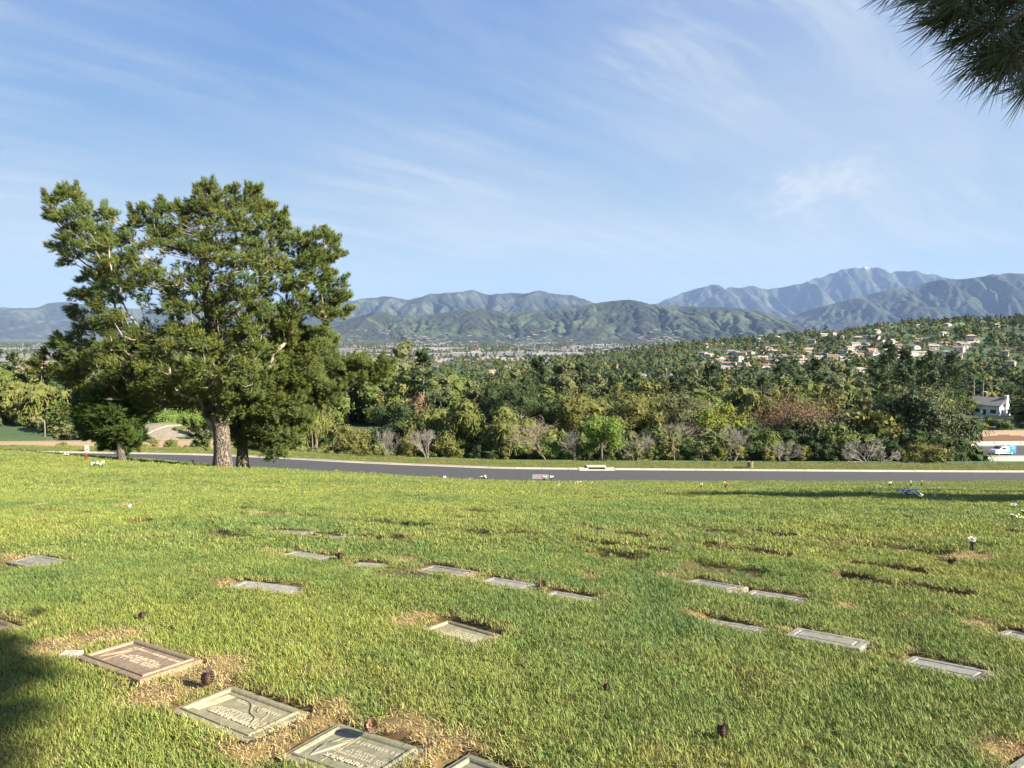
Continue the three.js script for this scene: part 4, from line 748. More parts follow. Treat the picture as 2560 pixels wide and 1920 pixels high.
const houseKinds = [[15, 9, 3.1, 2.0, false], [16, 10, 3.2, 2.2, true], [13, 9, 5.6, 2.0, false], [14, 10, 5.7, 2.1, true], [19, 10, 3.1, 1.7, false]].map(([w, dp, h, rise, hip]) => {
  const [wall, roof] = houseGeo(w, dp, h, rise, hip), z = dp / 2, x = w / 2, win = [], two = h > 4;
  for (let k = -1; k <= 1; k += 2) for (const y of two ? [0.9, 3.6] : [0.9]) { win.push([k * w * 0.3 - 0.9, y, z, k * w * 0.3 + 0.9, y + 1.3, z]); win.push([k * w * 0.3 - 0.9, y, -z, k * w * 0.3 + 0.9, y + 1.3, -z]); }
  for (const y of two ? [0.9, 3.6] : [0.9]) { win.push([x, y, -1.1, x, y + 1.3, 1.1]); win.push([-x, y, -1.1, -x, y + 1.3, 1.1]); }
  return { wall, roof, two, w, chimney: boxGeo(x * 0.45, h, z * 0.3, x * 0.45 + 0.9, h + rise + 0.9, z * 0.3 + 0.9), windows: win.map((q) => boxGeo(q[0] - 0.05, q[1], q[2] - 0.05, q[3] + 0.05, q[4], q[5] + 0.05)), door: boxGeo(-0.5, 0, z - 0.05, 0.5, 2.1, z + 0.06), garage: boxGeo(w * 0.08, 0, z - 0.05, w * 0.08 + 2.6, 2.2, z + 0.055) };
});
const homes = [];
function house(px, py, k, wc, rc, turn, from, to) {
  const q = onCountry(px, py, from, to); if (!q) return; const [x, d] = q, H = houseKinds[k], W = wallC[wc], R = roofC[rc];
  if (homes.some((o) => Math.hypot(o.x - x, o.d - d) < 12)) return;
  homes.push({ x, d });
  const where = py < 872 ? 'near the hilltop' : py < 895 ? 'high on the hillside' : py < 918 ? 'halfway up the hillside' : py < 945 ? 'low on the hillside' : 'among the valley trees', side = px < 1500 ? ', left of the hill' : px < 1800 ? ' at its left end' : px < 1960 ? ' on its left part' : px < 2120 ? ' towards its middle' : px < 2290 ? ' right of its middle' : ' on its right part';
  const o = thing('house', `${W[0]} ${H.two ? 'two-storey' : 'single-storey'} house with ${R[0]} roof ${where}${side}`, 'house', x, country(x, d) + 0.3, -d, turn, 'houses on the hillside at right'); o.scale.setScalar(0.7);
  part('wall', H.wall, W[1], o); const rf = part('roof', H.roof, R[1], o); if (k % 2 === 0) part('chimney', H.chimney, W[1], rf);
  H.windows.forEach((g) => part('window', g, paneMat, o)); part('door', H.door, doorMat, o); part('garage_door', H.garage, garageMat, o);
}
{
  const r = rng(140);
  const six = [[60, 700], [60, 830], [430, 655], [560, 755], [560, 630], [700, 730], [620, 515], [730, 530], [890, 530], [1060, 540], [760, 620], [920, 610], [1060, 600], [1230, 610], [1090, 700], [1390, 615], [1330, 700], [1440, 705], [1560, 635], [1760, 650], [1590, 700], [1440, 415], [1230, 450], [1110, 470], [1640, 480], [1630, 525], [1820, 555], [2120, 520], [1950, 580], [1310, 840], [1250, 330], [550, 400], [350, 440], [1690, 395], [1850, 300], [1960, 300], [2050, 340], [1000, 370], [1470, 540], [650, 600], [850, 690], [1210, 690], [300, 560]];
  const seven = [[60, 590], [220, 415], [330, 400], [430, 410], [510, 400], [480, 460], [200, 350], [440, 345], [640, 370], [740, 360], [910, 410], [1080, 430], [1200, 430], [930, 490], [890, 525], [1000, 525], [1070, 510], [1180, 505], [1250, 490], [800, 540], [520, 530], [400, 605], [260, 625], [230, 810], [1270, 595], [1350, 575], [1570, 420], [1600, 450], [1240, 380], [930, 270], [1090, 245], [1160, 240], [1290, 255], [1410, 250], [1680, 265], [1890, 265], [700, 640], [820, 645], [1430, 565], [380, 470], [180, 490], [2050, 740], [1980, 615], [600, 440], [280, 345], [1120, 545]];
  for (const [x, y] of [...six.map(([x, y]) => [1700 + x * 0.1944, 780 + y * 0.1944 + 2]), ...seven.map(([x, y]) => [2100 + x * 0.208, 760 + y * 0.208 + 2])]) house(x, y, Math.floor(r() * 5), Math.floor(r() * 4.4), Math.floor(r() * 4), -0.5 + r() * 1.4 + (r() < 0.4 ? 1.57 : 0), 520, 1500);
  for (let k = 0; k < 60; k++) { const px = 1760 + 680 * r(), py = 858 + 50 * r() + (2250 - px) * 0.035; house(px, py, Math.floor(r() * 5), Math.floor(r() * 5), Math.floor(r() * 4), -0.5 + r() * 1.4, 620, 1500); }
  for (const [x, y] of [[930, 952], [1165, 948], [1230, 935], [1270, 920], [1600, 945], [1650, 952], [1690, 950], [1545, 925], [1360, 905], [1720, 960], [1180, 905], [1090, 920], [1450, 905], [1010, 912]]) house(x, y, Math.floor(r() * 5), Math.floor(r() * 4), Math.floor(r() * 3), -0.4 + r(), 300, 1500);
}
// ---- woods: kinds shared between trees
const kinds = [
  ['broadleaf_tree', 'olive green rounded tree', broadleaf({ seed: 401, h: 9, w: 9, n: 800, size: 0.62, lobes: 12, low: 0.12, wood: false, solid: 1 }), L.olive],
  ['broadleaf_tree', 'mid green spreading tree', broadleaf({ seed: 402, h: 8, w: 11, n: 840, size: 0.62, lobes: 13, low: 0.12, wood: false, solid: 1 }), L.green],
  ['broadleaf_tree', 'dark green dense tree', broadleaf({ seed: 403, h: 10, w: 9, n: 840, size: 0.62, lobes: 12, low: 0.1, wood: false, solid: 1 }), L.dark],
  ['eucalyptus_tree', 'tall grey-green loose tree', broadleaf({ seed: 404, h: 14, w: 9, n: 800, size: 0.62, lobes: 13, low: 0.3, wood: false, solid: 1 }), L.grey],
  ['conifer', 'dark pointed conifer', conifer({ seed: 405, h: 14, w: 6, n: 800, size: 1.0 }), L.dark],
  ['pepper_tree', 'olive weeping tree', broadleaf({ seed: 406, h: 8, w: 10, n: 480, size: 0.7, droop: 0.4, slim: 0.4, lobes: 11, low: 0.2, wood: false, solid: 1 }), L.pepper],
  ['broadleaf_tree', 'brownish thin-leaved tree', broadleaf({ seed: 407, h: 8, w: 8, n: 600, size: 0.6, lobes: 12, low: 0.15, wood: false, solid: 0 }), L.brown],
];
const small = kinds.map((k, i) => i === 4 ? conifer({ seed: 505, h: 14, w: 6, n: 176, size: 1.9 }) : broadleaf({ seed: 500 + i, h: [9, 8, 10, 14, 14, 8, 8][i], w: [9, 11, 9, 9, 6, 10, 8][i], n: 110, size: 1.2, lobes: 9, low: 0.12, wood: false, solid: 0 }));
const smallMerged = small.map(([a, b]) => { const t = a; const c = new Float32Array(t.attributes.position.count * 3).fill(0.9); t.setAttribute('color', new THREE.BufferAttribute(c, 3)); return mergeGeometries([t.index ? t.toNonIndexed() : t, b]); });
{
  const r = rng(210), near = [], far = kinds.map(() => []);
  const clear = (x, d) => { if (mustard(x, d) > 0.2) return true; for (const q of homes) { const dx = x - q.x * (d / q.d), dd = q.d - d; if (Math.hypot(x - q.x, d - q.d) < 7) return true; if (dd > 0 && dd < 22 && Math.abs(dx) < 7) return true; } if (d < 312 && x > 0.562 * d && x < 0.675 * d) return true; return false; };
  for (let k = 0; k < 34000; k++) {
    const d = 176 * Math.pow(2500 / 176, Math.pow(r(), 0.78)), x = (r() * 2 - 1) * 0.82 * d, e = r(), s = 0.62 + 0.62 * r(), f = fbm(x * 0.004 + 2, d * 0.004, 3), turn = r() * 6.28, g = r();
    if (d < fwLine(x) + 24) continue;
    if (d > 1150 && x < 260 && r() < 0.86 * sstep(1150, 1500, d)) continue;
    if (d > 420 && r() < 0.36 + 0.4 * sstep(-0.1, 0.5, fbm(x * 0.009, d * 0.009 + 8, 3))) continue;
    if (clear(x, d)) continue;
    const kind = e < 0.22 ? 0 : e < 0.42 ? 1 : e < 0.62 ? 2 : e < 0.74 + 0.1 * f ? 3 : e < 0.87 ? 4 : e < 0.965 ? 5 : 6;
    near.push([x, d, kind, s * (0.8 + 0.25 * sstep(-0.3, 0.4, f)), turn, g]);
  }
  near.sort((a, b) => a[1] - b[1]);
  const taken2 = [], count = new Map();
  let made = 0;
  for (const q of near) {
    const [x, d, kind, s, turn, g] = q;
    const gap = d < 420 ? 4.8 : d < 900 ? 5.2 : 6; const key = (i, j) => i * 5003 + j, ci = Math.floor(x / 8), cj = Math.floor(d / 8); let hit = false;
    for (let i = -1; i <= 1 && !hit; i++) for (let j = -1; j <= 1 && !hit; j++) for (const o of count.get(key(ci + i, cj + j)) ?? []) if (Math.hypot(o[0] - x, o[1] - d) < gap) { hit = true; break; }
    if (hit) continue;
    const kk = key(ci, cj); if (!count.has(kk)) count.set(kk, []); count.get(kk).push([x, d]);
    if (made < 290 && d < 470 && Math.abs(x) < 0.72 * d) {
      made++; const K = kinds[kind], u = x / d, where = u < -0.5 ? 'at the far left' : u < -0.32 ? 'behind the pines' : u < -0.18 ? 'right of the pines' : u < -0.05 ? 'above the weeping trees' : u < 0.08 ? 'above the reddish bare tree' : u < 0.2 ? 'above the bright green tree' : u < 0.34 ? 'above the yellow-green tree' : u < 0.48 ? 'above the brown tree' : 'round the glossy tree';
      const o = thing(K[0], `${K[1]} ${where}, ${d < 230 ? 'near' : d < 300 ? 'middle' : d < 380 ? 'far' : 'farthest'} row`, 'tree', x, country(x, d) - 0.1, -d, turn, 'trees of the wooded valley'); o.scale.set(s * 1.18, s * 1.18 * (0.85 + 0.3 * g), s * 1.18); part('trunk', K[2][0], barkMat, o); part('crown', K[2][1], K[3], o);
    } else far[kind].push(q);
  }
  const M = new THREE.Matrix4(), Q = new THREE.Quaternion(), C = new THREE.Color();
  // trees of the plain and on the lower foothills
  for (let k = 0; k < 30000; k++) { const d = Math.sqrt(lerp(2300 ** 2, 7600 ** 2, r())), x = (r() * 2 - 1) * 0.76 * d; if (fbm(x * 0.0016, d * 0.0016, 3) + 0.25 * (r() - 0.5) < -0.18) continue; far[Math.floor(r() * 5)].push([x, d, 0, 0.9 + 0.9 * r(), r() * 6.28, r()]); }
  for (let k = 0; k < 5200; k++) { const d = lerp(7350, 9300, Math.pow(r(), 1.3)), x = (r() * 2 - 1) * 0.7 * d; if (foothills.userData.at(x, d) > 130 + EYE || x > 6000 || x < -5000) continue; far[Math.floor(r() * 3)].push([x, d, 9, 1 + r(), r() * 6.28, r()]); }
  far.forEach((list, k) => {
    const im = shade(new THREE.InstancedMesh(smallMerged[k], kinds[k][3], list.length));
    list.forEach(([x, d, t, s, turn, g], i) => { const y = t === 9 ? foothills.userData.at(x, d) : country(x, d), v = 0.75 + 0.5 * g; Q.setFromAxisAngle(V(0, 1, 0), turn); im.setMatrixAt(i, M.compose(V(x, y - 0.2, -d), Q, V(s, s * (0.85 + 0.3 * g), s))); im.setColorAt(i, C.setRGB(v * (0.9 + 0.2 * ((g * 7) % 1)), v, v)); });
    im.name = numbered('distant_wood'); tag(im, 'far-off trees of the valley and plain, ' + kinds[k][1].replace(' tree', '').replace(' conifer', '') + ' ones', 'trees', null, 'stuff'); scene.add(im);
  });
}
// ---- the town on the plain
{
  const r = rng(310), g1 = (() => { const [a, b] = houseGeo(1, 1, 0.55, 0.3, false); return [a, b]; })(), M = new THREE.Matrix4(), Q = new THREE.Quaternion(), C = new THREE.Color(), list = [];
  for (let k = 0; k < 5200; k++) { const d = Math.sqrt(lerp(1350 ** 2, 7500 ** 2, r())), x = (r() * 2 - 1) * 0.74 * d; if (d < 2400 && (x > 150 || country(x, d) > -52)) continue; if (fbm(x * 0.0014 + 20, d * 0.0022, 3) + 0.5 * (r() - 0.5) < -0.08) continue; const big = r() < 0.05; list.push([x, d, big ? 34 + 70 * r() : 12 + 10 * r(), big ? 9 + 4 * r() : 6 + 3 * r(), big ? 24 + 30 * r() : 10 + 5 * r(), r(), big]); }
  for (const [px, d, n] of [[1140, 2900, 9], [1240, 3000, 10], [1330, 3100, 6], [1090, 4300, 8], [1500, 4600, 8], [900, 3600, 6], [60, 2700, 9], [150, 3300, 8], [30, 4200, 8]]) for (let k = 0; k < n; k++) list.push([(px - 1280) / 1920 * d + (r() - 0.5) * 260, d + (r() - 0.5) * 120, 40 + 60 * r(), 10 + 3 * r(), 30 + 30 * r(), r(), true]);
  for (let k = 0; k < 900; k++) { const d = lerp(7450, 8700, Math.pow(r(), 1.6)), x = (r() * 2 - 1) * 0.6 * d; const y = foothills.userData.at(x, d); if (y > 70 || x > 5900 || fbm(x * 0.0012, d * 0.0012 + 4, 2) < -0.05) continue; list.push([x, d, 15 + 14 * r(), 8, 13 + 6 * r(), r(), false, y]); }
  ['wall', 'roof'].forEach((what, w) => {
    const im = shade(new THREE.InstancedMesh(g1[w], mat(1, 1, 1, 0.9), list.length));
    list.forEach(([x, d, a, b, c, t, big, y], i) => { Q.setFromAxisAngle(V(0, 1, 0), (t - 0.5) * 1.6); im.setMatrixAt(i, M.compose(V(x, y ?? country(x, d), -d), Q, V(a, big ? b * 1.2 : b, c))); if (w === 0) { const q = (t * 31) % 1 < 0.14 ? 0.3 : 0.1 + 0.09 * t; C.setRGB(q, q * 0.95, q * 0.87); } else if (big) { const q = 0.11 + 0.11 * t; C.setRGB(q, q, q * 0.97); } else { const z = (t * 13) % 1; C.setRGB(z < 0.4 ? 0.25 : 0.2, z < 0.4 ? 0.16 : 0.18, z < 0.4 ? 0.12 : 0.165); } im.setColorAt(i, C); });
    im.name = numbered(w ? 'town_roofs' : 'town_walls'); tag(im, w ? 'roofs of the far-off town spread over the plain' : 'walls of the far-off town spread over the plain', 'town', 'far-off town on the plain', 'stuff'); scene.add(im);
  });
}
// ---------------------------------------------------------------- grave markers
import { FontLoader } from 'three/addons/loaders/FontLoader.js';
import { TextGeometry } from 'three/addons/geometries/TextGeometry.js';
const font = await new FontLoader().loadAsync('fonts/droid/droid_serif_bold.typeface.json');
const patina = (a, b) => noiseTexture(256, (u, v) => { const k = clamp(0.5 + 0.75 * tfbm(u, v, 1.6, 5)), g = 0.06 * n3(u * 90, v * 90, 2); return [0, 1, 2].map((c) => lerp(a[c], b[c], k) + g); }, true);
const bronzeA = mat(1, 1, 1, 0.55, { map: patina([0.45, 0.385, 0.30], [0.57, 0.50, 0.39]) }), bronzeB = mat(1, 1, 1, 0.55, { map: patina([0.46, 0.44, 0.345], [0.57, 0.55, 0.43]) }), bronzeC = mat(1, 1, 1, 0.5, { map: patina([0.42, 0.41, 0.33], [0.53, 0.52, 0.42]) });
const granite = [0, 1, 2].map((k) => mat(1, 1, 1, 0.8, { map: patina([0.44 - k * 0.03, 0.44 - k * 0.03, 0.42 - k * 0.03], [0.57, 0.56, 0.52 - k * 0.02]) }));
const letterMat = mat(0.33, 0.30, 0.215, 0.5);
function rings(hl, hw, list) {                         // nested rectangles: [inset, height]
  const m = new MB(); let prev = null;
  for (const [i, y] of list) { const c = [[-hl + i, hw - i], [hl - i, hw - i], [hl - i, -hw + i], [-hl + i, -hw + i]].map(([x, z]) => [x, y, z]); if (prev) for (let k = 0; k < 4; k++) { const a = prev[k], b = prev[(k + 1) % 4], d = c[(k + 1) % 4], e = c[k]; const q = [a, b, d, e].map((p) => m.v(p[0], p[1], p[2], p[0] * 1.9 + p[1], p[2] * 1.9 + p[1])); m.quad(...q); } prev = c; }
  return m;
}
function field(hl, hw, y) { const m = new MB(); const q = [[-hl, hw], [hl, hw], [hl, -hw], [-hl, -hw]].map(([x, z]) => m.v(x, y, z, x * 1.9, z * 1.9)); m.quad(...q); return m.geo(); }
function marker(q, label, { style = 'plain', material, lift = 0.0, tilt = 0, text, group = 'flat grave markers set in the lawn', seed = 1 }) {
  const { x, d } = q, o = thing('grave_marker', label, 'grave marker', x, lawnBase(x, d) + (turf(x, d) - lawnBase(x, d)) + lift, -d, 0, group), e = 0.2;
  const ux = V(q.cos, (turf(x + q.cos * e, d + q.sin * e) - turf(x - q.cos * e, d - q.sin * e)) / (2 * e), -q.sin).normalize(), vz = V(-q.sin, (turf(x - q.sin * e, d + q.cos * e) - turf(x + q.sin * e, d - q.cos * e)) / (2 * e), -q.cos).normalize();
  const up = ux.clone().cross(vz).normalize(); if (up.y < 0) up.negate(); const zz = ux.clone().cross(up).normalize();
  o.quaternion.setFromRotationMatrix(new THREE.Matrix4().makeBasis(ux, up, zz)); o.rotateZ(tilt);
  const { hl, hw } = q, r = rng(seed * 31 + 7);
  if (style === 'granite') {
    part('slab', rings(hl, hw, [[0, -0.06], [0, 0.006], [0.008, 0.012], [0.045, 0.012], [0.05, 0.007], [0.062, 0.007], [0.066, 0.012]]).geo(), material, o); part('face', field(hl - 0.066, hw - 0.066, 0.012), material, o);
    return o;
  }
  part('base', rings(hl, hw, [[0, -0.09], [0, 0.004], [0.006, 0.008], [0.034, 0.009]]).geo(), material, o);
  part('moulding', rings(hl, hw, [[0.034, 0.009], [0.036, 0.016], [0.044, 0.018], [0.052, 0.012], [0.056, 0.004]]).geo(), material, o);
  part('panel', field(hl - 0.056, hw - 0.056, 0.004), material, o);
  // raised lettering faces the far side, so it reads upside down from here
  const ins = []; const bar = (u, v, w, h) => ins.push(boxGeo(u - w / 2, 0.003, v - h / 2, u + w / 2, 0.0055, v + h / 2));
  const lines = { scroll: [[0.36, 0.62, 0.03], [0.16, 0.55, 0.022], [0.02, 0.3, 0.018], [-0.72, 0.5, 0.026]], lily: [[0.18, 0.62, 0.018], [0.0, 0.55, 0.018], [-0.18, 0.3, 0.018], [-0.74, 0.66, 0.026]], relief: [[0.35, 0.42, 0.022], [0.15, 0.5, 0.018], [-0.05, 0.4, 0.018], [-0.2, 0.3, 0.016], [-0.8, 0.7, 0.02]], lone: [[0.7, 0.6, 0.026], [0.35, 0.45, 0.018], [0.0, 0.5, 0.018], [-0.35, 0.4, 0.016]] }[style] ?? [];
  for (const [v, w, h] of lines) { let u = -w * hl + 0.12 * hl * (style === 'lily' ? 1 : 0); while (u < w * hl + 0.1 * hl) { const lw = h * (0.22 + 0.5 * r()); if (r() < 0.86) { bar(u + 0.1 * hl, v * (hw - 0.07) , lw * 0.45, h); if (r() < 0.6) bar(u + 0.1 * hl + lw * 0.4, v * (hw - 0.07) + (r() < 0.5 ? 1 : -1) * h * 0.38, lw * 0.7, h * 0.22); } u += lw + h * 0.32; } }
  if (text) { const g = new TextGeometry(text, { font, size: 0.03, depth: 0.005, curveSegments: 3, bevelEnabled: false }); g.computeBoundingBox(); const b = g.boundingBox; g.translate(-(b.min.x + b.max.x) / 2, 0, 0); g.rotateX(-Math.PI / 2); g.rotateY(Math.PI); g.translate(0.13 * hl, 0.004, (hw - 0.07) * 0.62 - 0.02); part('name', g, letterMat, o); }
  if (ins.length) part('inscription', mergeGeometries(ins), letterMat, o);
  const rel = new MB(), z0 = hw - 0.06, xl = -hl + 0.06;
  if (style === 'lily' || style === 'relief') { for (let k = 0; k < 6; k++) { const a = (k - 2.5) * 0.14, len = (hw * 1.3) * (0.6 + 0.4 * r()); const p = [0, 1, 2, 3].map((t) => V(xl + 0.05 + Math.sin(a * t * 0.9) * len * 0.25 + t * 0.008, 0.004, z0 - 0.02 - len * t / 3.4)); rel.tube(p, [0.003, 0.009, 0.012, 0.003], 6); } rel.box(xl + 0.125, 0.003, -z0, xl + 0.131, 0.007, z0); }
  if (style === 'scroll') { const c = new THREE.CatmullRomCurve3([V(-hl * 0.72, 0.004, -hw * 0.58), V(-hl * 0.1, 0.004, -hw * 0.5), V(hl * 0.2, 0.004, -hw * 0.12), V(hl * 0.42, 0.004, hw * 0.02), V(hl * 0.58, 0.004, hw * 0.36), V(hl * 0.78, 0.004, hw * 0.3)]).getPoints(22); rel.tube(c, c.map(() => 0.006), 6); const c2 = c.slice(8).map((p, k) => p.clone().add(V(k * 0.003, 0, -0.05 + 0.02 * Math.sin(k)))); rel.tube(c2, c2.map(() => 0.0045), 6); for (let k = 0; k < 5; k++) rel.tube([V(-hl * 0.8 + k * 0.012, 0.004, hw * 0.55), V(-hl * 0.74 + k * 0.01, 0.004, 0), V(-hl * 0.72 + k * 0.012, 0.004, -hw * 0.55)], [0.003, 0.007, 0.003], 5); }
  if (rel.p.length) part('relief', rel.geo(true), material, o);
  return o;
}
marker(stones.leftEdge, 'brown bronze marker cut off by the left edge of the picture', { style: 'plain', material: bronzeA, lift: -0.022 });
marker(stones.relief, 'brown bronze marker with moulded frame standing proud, upper left of the front row', { style: 'relief', material: bronzeA, lift: 0.0, tilt: -0.012, seed: 2 });
marker(stones.scroll, 'greenish bronze marker with scroll relief, second of the front row beside a pine cone', { style: 'scroll', material: bronzeB, lift: -0.024, text: 'RAMIRO ALBERT', seed: 3 });
marker(stones.lily, 'grey-green bronze marker with lily relief at the bottom edge, third of the front row', { style: 'lily', material: bronzeC, lift: -0.022, text: 'R. ORDOÑEZ', seed: 4 });
marker(stones.corner, 'marker at the bottom edge of which only a corner shows', { style: 'plain', material: bronzeC, lift: -0.02, seed: 5 });
marker(stones.lone, 'pale bronze marker lying alone in the middle of the lawn', { style: 'lone', material: bronzeB, lift: -0.03, seed: 6 });
{
  const names = { s1: 'grey slab with a dry corner, left of the lone bronze marker', s2: 'grey slab with a pine cone to its right', s3: 'pale slab near the left edge beside dry grass', s4: 'slab in the grass, left one of the far pair left of centre', s5: 'slab in the grass, right one of the far pair left of centre', s6: 'grey slab, first from the left in the row behind the lone bronze marker', s7: 'grey slab, second in the row behind the lone bronze marker, next to a pine cone', s8: 'narrow slab, third in the row behind the lone bronze marker', s9: 'slab right of centre, left one of a pair in the back row', s10: 'slab right of centre, right one of a pair in the back row', s11: 'low slab nearly hidden in grass, left one of the three at right', s12: 'thick grey slab with upright edge, middle one of the three at right', s13: 'long slab sunk in grass, right one of the three at right', s14: 'slab cut off by the right edge of the picture', s15: 'small pale slab far out on the lawn, highest in the picture', s16: 'thin slab just right of the highest pale slab', s17: 'thin slab almost covered by grass in the middle distance', s18: 'thin slab in yellowed turf left of centre, behind the far pair', s19: 'thin slab left of the row behind the lone bronze marker', s21: 'slab corner at the bottom right edge of the picture' };
  Object.entries(names).forEach(([k, label], i) => marker(stones[k], label, { style: 'granite', material: granite[i % 3], lift: k === 's12' ? 0.005 : k === 's9' || k === 's13' ? -0.018 : -0.03, tilt: k === 's12' ? 0.02 : 0 }));
  sunk.forEach((q) => marker(q, `sunken marker in a dark slot of the turf, ${q.d < 6.2 ? 'nearest' : q.d < 7.6 ? 'near' : q.d < 9.5 ? 'middle' : 'far'} row, ${q.x / q.d < -0.08 ? 'left of centre' : q.x / q.d < 0.06 ? 'at centre' : q.x / q.d < 0.2 ? 'just right of centre' : q.x / q.d < 0.38 ? 'right of centre' : q.x / q.d < 0.5 ? 'well to the right' : 'far to the right'}`, { style: 'granite', material: granite[2], lift: -0.09, group: 'markers sunk below the grass' }));
}
single('stone_chip', rings(0.06, 0.04, [[0, -0.03], [0.004, 0.012], [0.012, 0.016], [0.039, 0.016]]).geo(), concrete, 'pale concrete chip at the left corner of the proud bronze marker', 'stone', ...(() => { const [x, d] = P(178, 1641); return [x, turf(x, d) + 0.012, -d]; })());

// ---------------------------------------------------------------- pine cones and litter
function coneGeo(seed) {
  const r = rng(seed), core = new MB(), sc = new MB();
  core.lathe([[0.004, 0], [0.02, 0.012], [0.026, 0.04], [0.018, 0.075], [0.003, 0.1]], 9);
  for (let k = 0; k < 84; k++) { const t = k / 84, y = 0.006 + 0.09 * t, a = k * 2.4, rad_ = 0.014 + 0.03 * Math.sin(Math.PI * (0.15 + 0.8 * t)), c = Math.cos(a), s = Math.sin(a), w = 0.011, v = 0.7 + 0.6 * r(); sc.color(v, v, v); const b0 = sc.v(c * 0.012 - s * w * 0.5, y - 0.004, s * 0.012 + c * w * 0.5), b1 = sc.v(c * 0.012 + s * w * 0.5, y - 0.004, s * 0.012 - c * w * 0.5), e0 = sc.v(c * rad_ - s * w, y + 0.008, s * rad_ + c * w), e1 = sc.v(c * rad_ + s * w, y + 0.008, s * rad_ - c * w), tp = sc.v(c * (rad_ + 0.004), y + 0.017, s * (rad_ + 0.004)); sc.quad(b0, b1, e1, e0); sc.tri(e0, e1, tp); }
  return [core.geo(true), sc.geo()];
}
const coneMats = [mat(0.095, 0.055, 0.042, 0.8, { vertexColors: true }), mat(0.24, 0.15, 0.09, 0.8, { vertexColors: true })];
for (const [px, py, s, k, label] of [[519, 1722, 1.15, 0, 'dark red-brown pine cone standing at the corner of the scroll marker'], [928, 1834, 1.0, 1, 'tan pine cone lying behind the lily marker'], [850, 1402, 1.0, 0, 'dark pine cone on the grass right of a grey slab'], [1358, 1466, 0.95, 1, 'brown pine cone between two slabs of the row'], [1806, 1850, 0.9, 0, 'pine cone lying in the grass at lower right'], [356, 1552, 0.8, 0, 'reddish pine cone in the grass above the proud bronze marker'], [1516, 1731, 0.6, 0, 'small dark cone standing in for a dark hole in the grass right of the lone marker'], [530, 1312, 0.9, 1, 'brown cone far out on the left of the lawn']]) {  // the smallest cone is added where the turf only has a dark hole
  const [x, d] = P(px, py), g = coneGeo(px), o = thing('pine_cone', label, 'pine cone', x, turf(x, d) + (k ? 0.03 : 0.015) * s, -d, px, 'pine cones dropped on the lawn'); o.scale.setScalar(s * 0.66); if (k) o.rotation.set(1.2, px, 0.3); part('core', g[0], coneMats[k], o); part('scales', g[1], coneMats[k], o);
}
// ---------------------------------------------------------------- flowers on the graves
const petal = { white: mat(0.8, 0.79, 0.74, 0.7), red: mat(0.55, 0.03, 0.04, 0.6), yellow: mat(0.68, 0.52, 0.09, 0.7), cream: mat(0.72, 0.66, 0.46, 0.7), pink: mat(0.66, 0.33, 0.37, 0.7), grey: mat(0.36, 0.38, 0.38, 0.8), lilac: mat(0.45, 0.40, 0.52, 0.8) }, leafGreen = mat(0.06, 0.1, 0.035, 0.7), vaseMat = { dark: mat(0.05, 0.04, 0.035, 0.5), red: mat(0.28, 0.02, 0.03, 0.4), green: mat(0.04, 0.08, 0.05, 0.5) };
function bloom(m, x, y, z, s) { const n = 7; for (let k = 0; k < n; k++) { const a = k / n * 6.283, b = (k + 1) / n * 6.283; for (const [h0, h1, q0, q1] of [[-0.5, 0, 0.25, 1], [0, 0.55, 1, 0.5]]) { const p = [[a, q0, h0], [b, q0, h0], [b, q1, h1], [a, q1, h1]].map(([w, q, h]) => m.v(x + Math.cos(w) * q * s, y + h * s, z + Math.sin(w) * q * s)); m.quad(...p); } m.tri(m.v(x, y + 0.75 * s, z), m.v(x + Math.cos(a) * 0.5 * s, y + 0.55 * s, z + Math.sin(a) * 0.5 * s), m.v(x + Math.cos(b) * 0.5 * s, y + 0.55 * s, z + Math.sin(b) * 0.5 * s)); } }
function bouquet(px, py, wpx, hpx, label, cols, { vase = 'dark', stand = false, n = 9 } = {}) {
  const [x, d] = P(px, py), s = d / 1920, w = wpx * s * 1.1, h = hpx * s * 1.3 + 0.02, r = rng(px * 3 + 1), o = thing('flowers', label, 'flowers', x, turf(x, d) + 0.008, -d, r() * 6, 'flowers left on the graves'), lv = new MB();
  const vh = h * (stand ? 0.3 : 0.35); if (vase) part('vase', new MB().lathe([[w * 0.1, 0], [w * 0.13, vh * 0.1], [w * 0.2, vh], [w * 0.16, vh], [0.001, vh * 0.9]], 10).geo(true), vaseMat[vase], o);
  for (let k = 0; k < 16; k++) { const a = r() * 6.283, l = w * (0.25 + 0.3 * r()), y0 = vase ? vh * 0.8 : 0.01, p = V(Math.cos(a) * l, y0 + h * (0.1 + 0.4 * r()), Math.sin(a) * l), t = V(-Math.sin(a), 0.2, Math.cos(a)).multiplyScalar(w * 0.08), q = p.clone().multiplyScalar(0.5).setY((p.y + y0) * 0.55); lv.poly([[0, y0, 0], [q.x + t.x, q.y, q.z + t.z], [p.x, p.y, p.z], [q.x - t.x, q.y, q.z - t.z]]); }
  part('leaves', lv.geo(), leafGreen, o);
  cols.forEach((c, i) => { const m = new MB(); for (let k = 0; k < Math.ceil(n / cols.length); k++) { const a = r() * 6.283, q = Math.sqrt(r()) * w * 0.4; bloom(m, Math.cos(a) * q, h * (vase ? 0.55 + 0.38 * r() : 0.25 + 0.55 * r()), Math.sin(a) * q, Math.max(0.012, Math.min(w, h) * 0.14)); } part('blooms', m.geo(), petal[c], o); });
  return o;
}
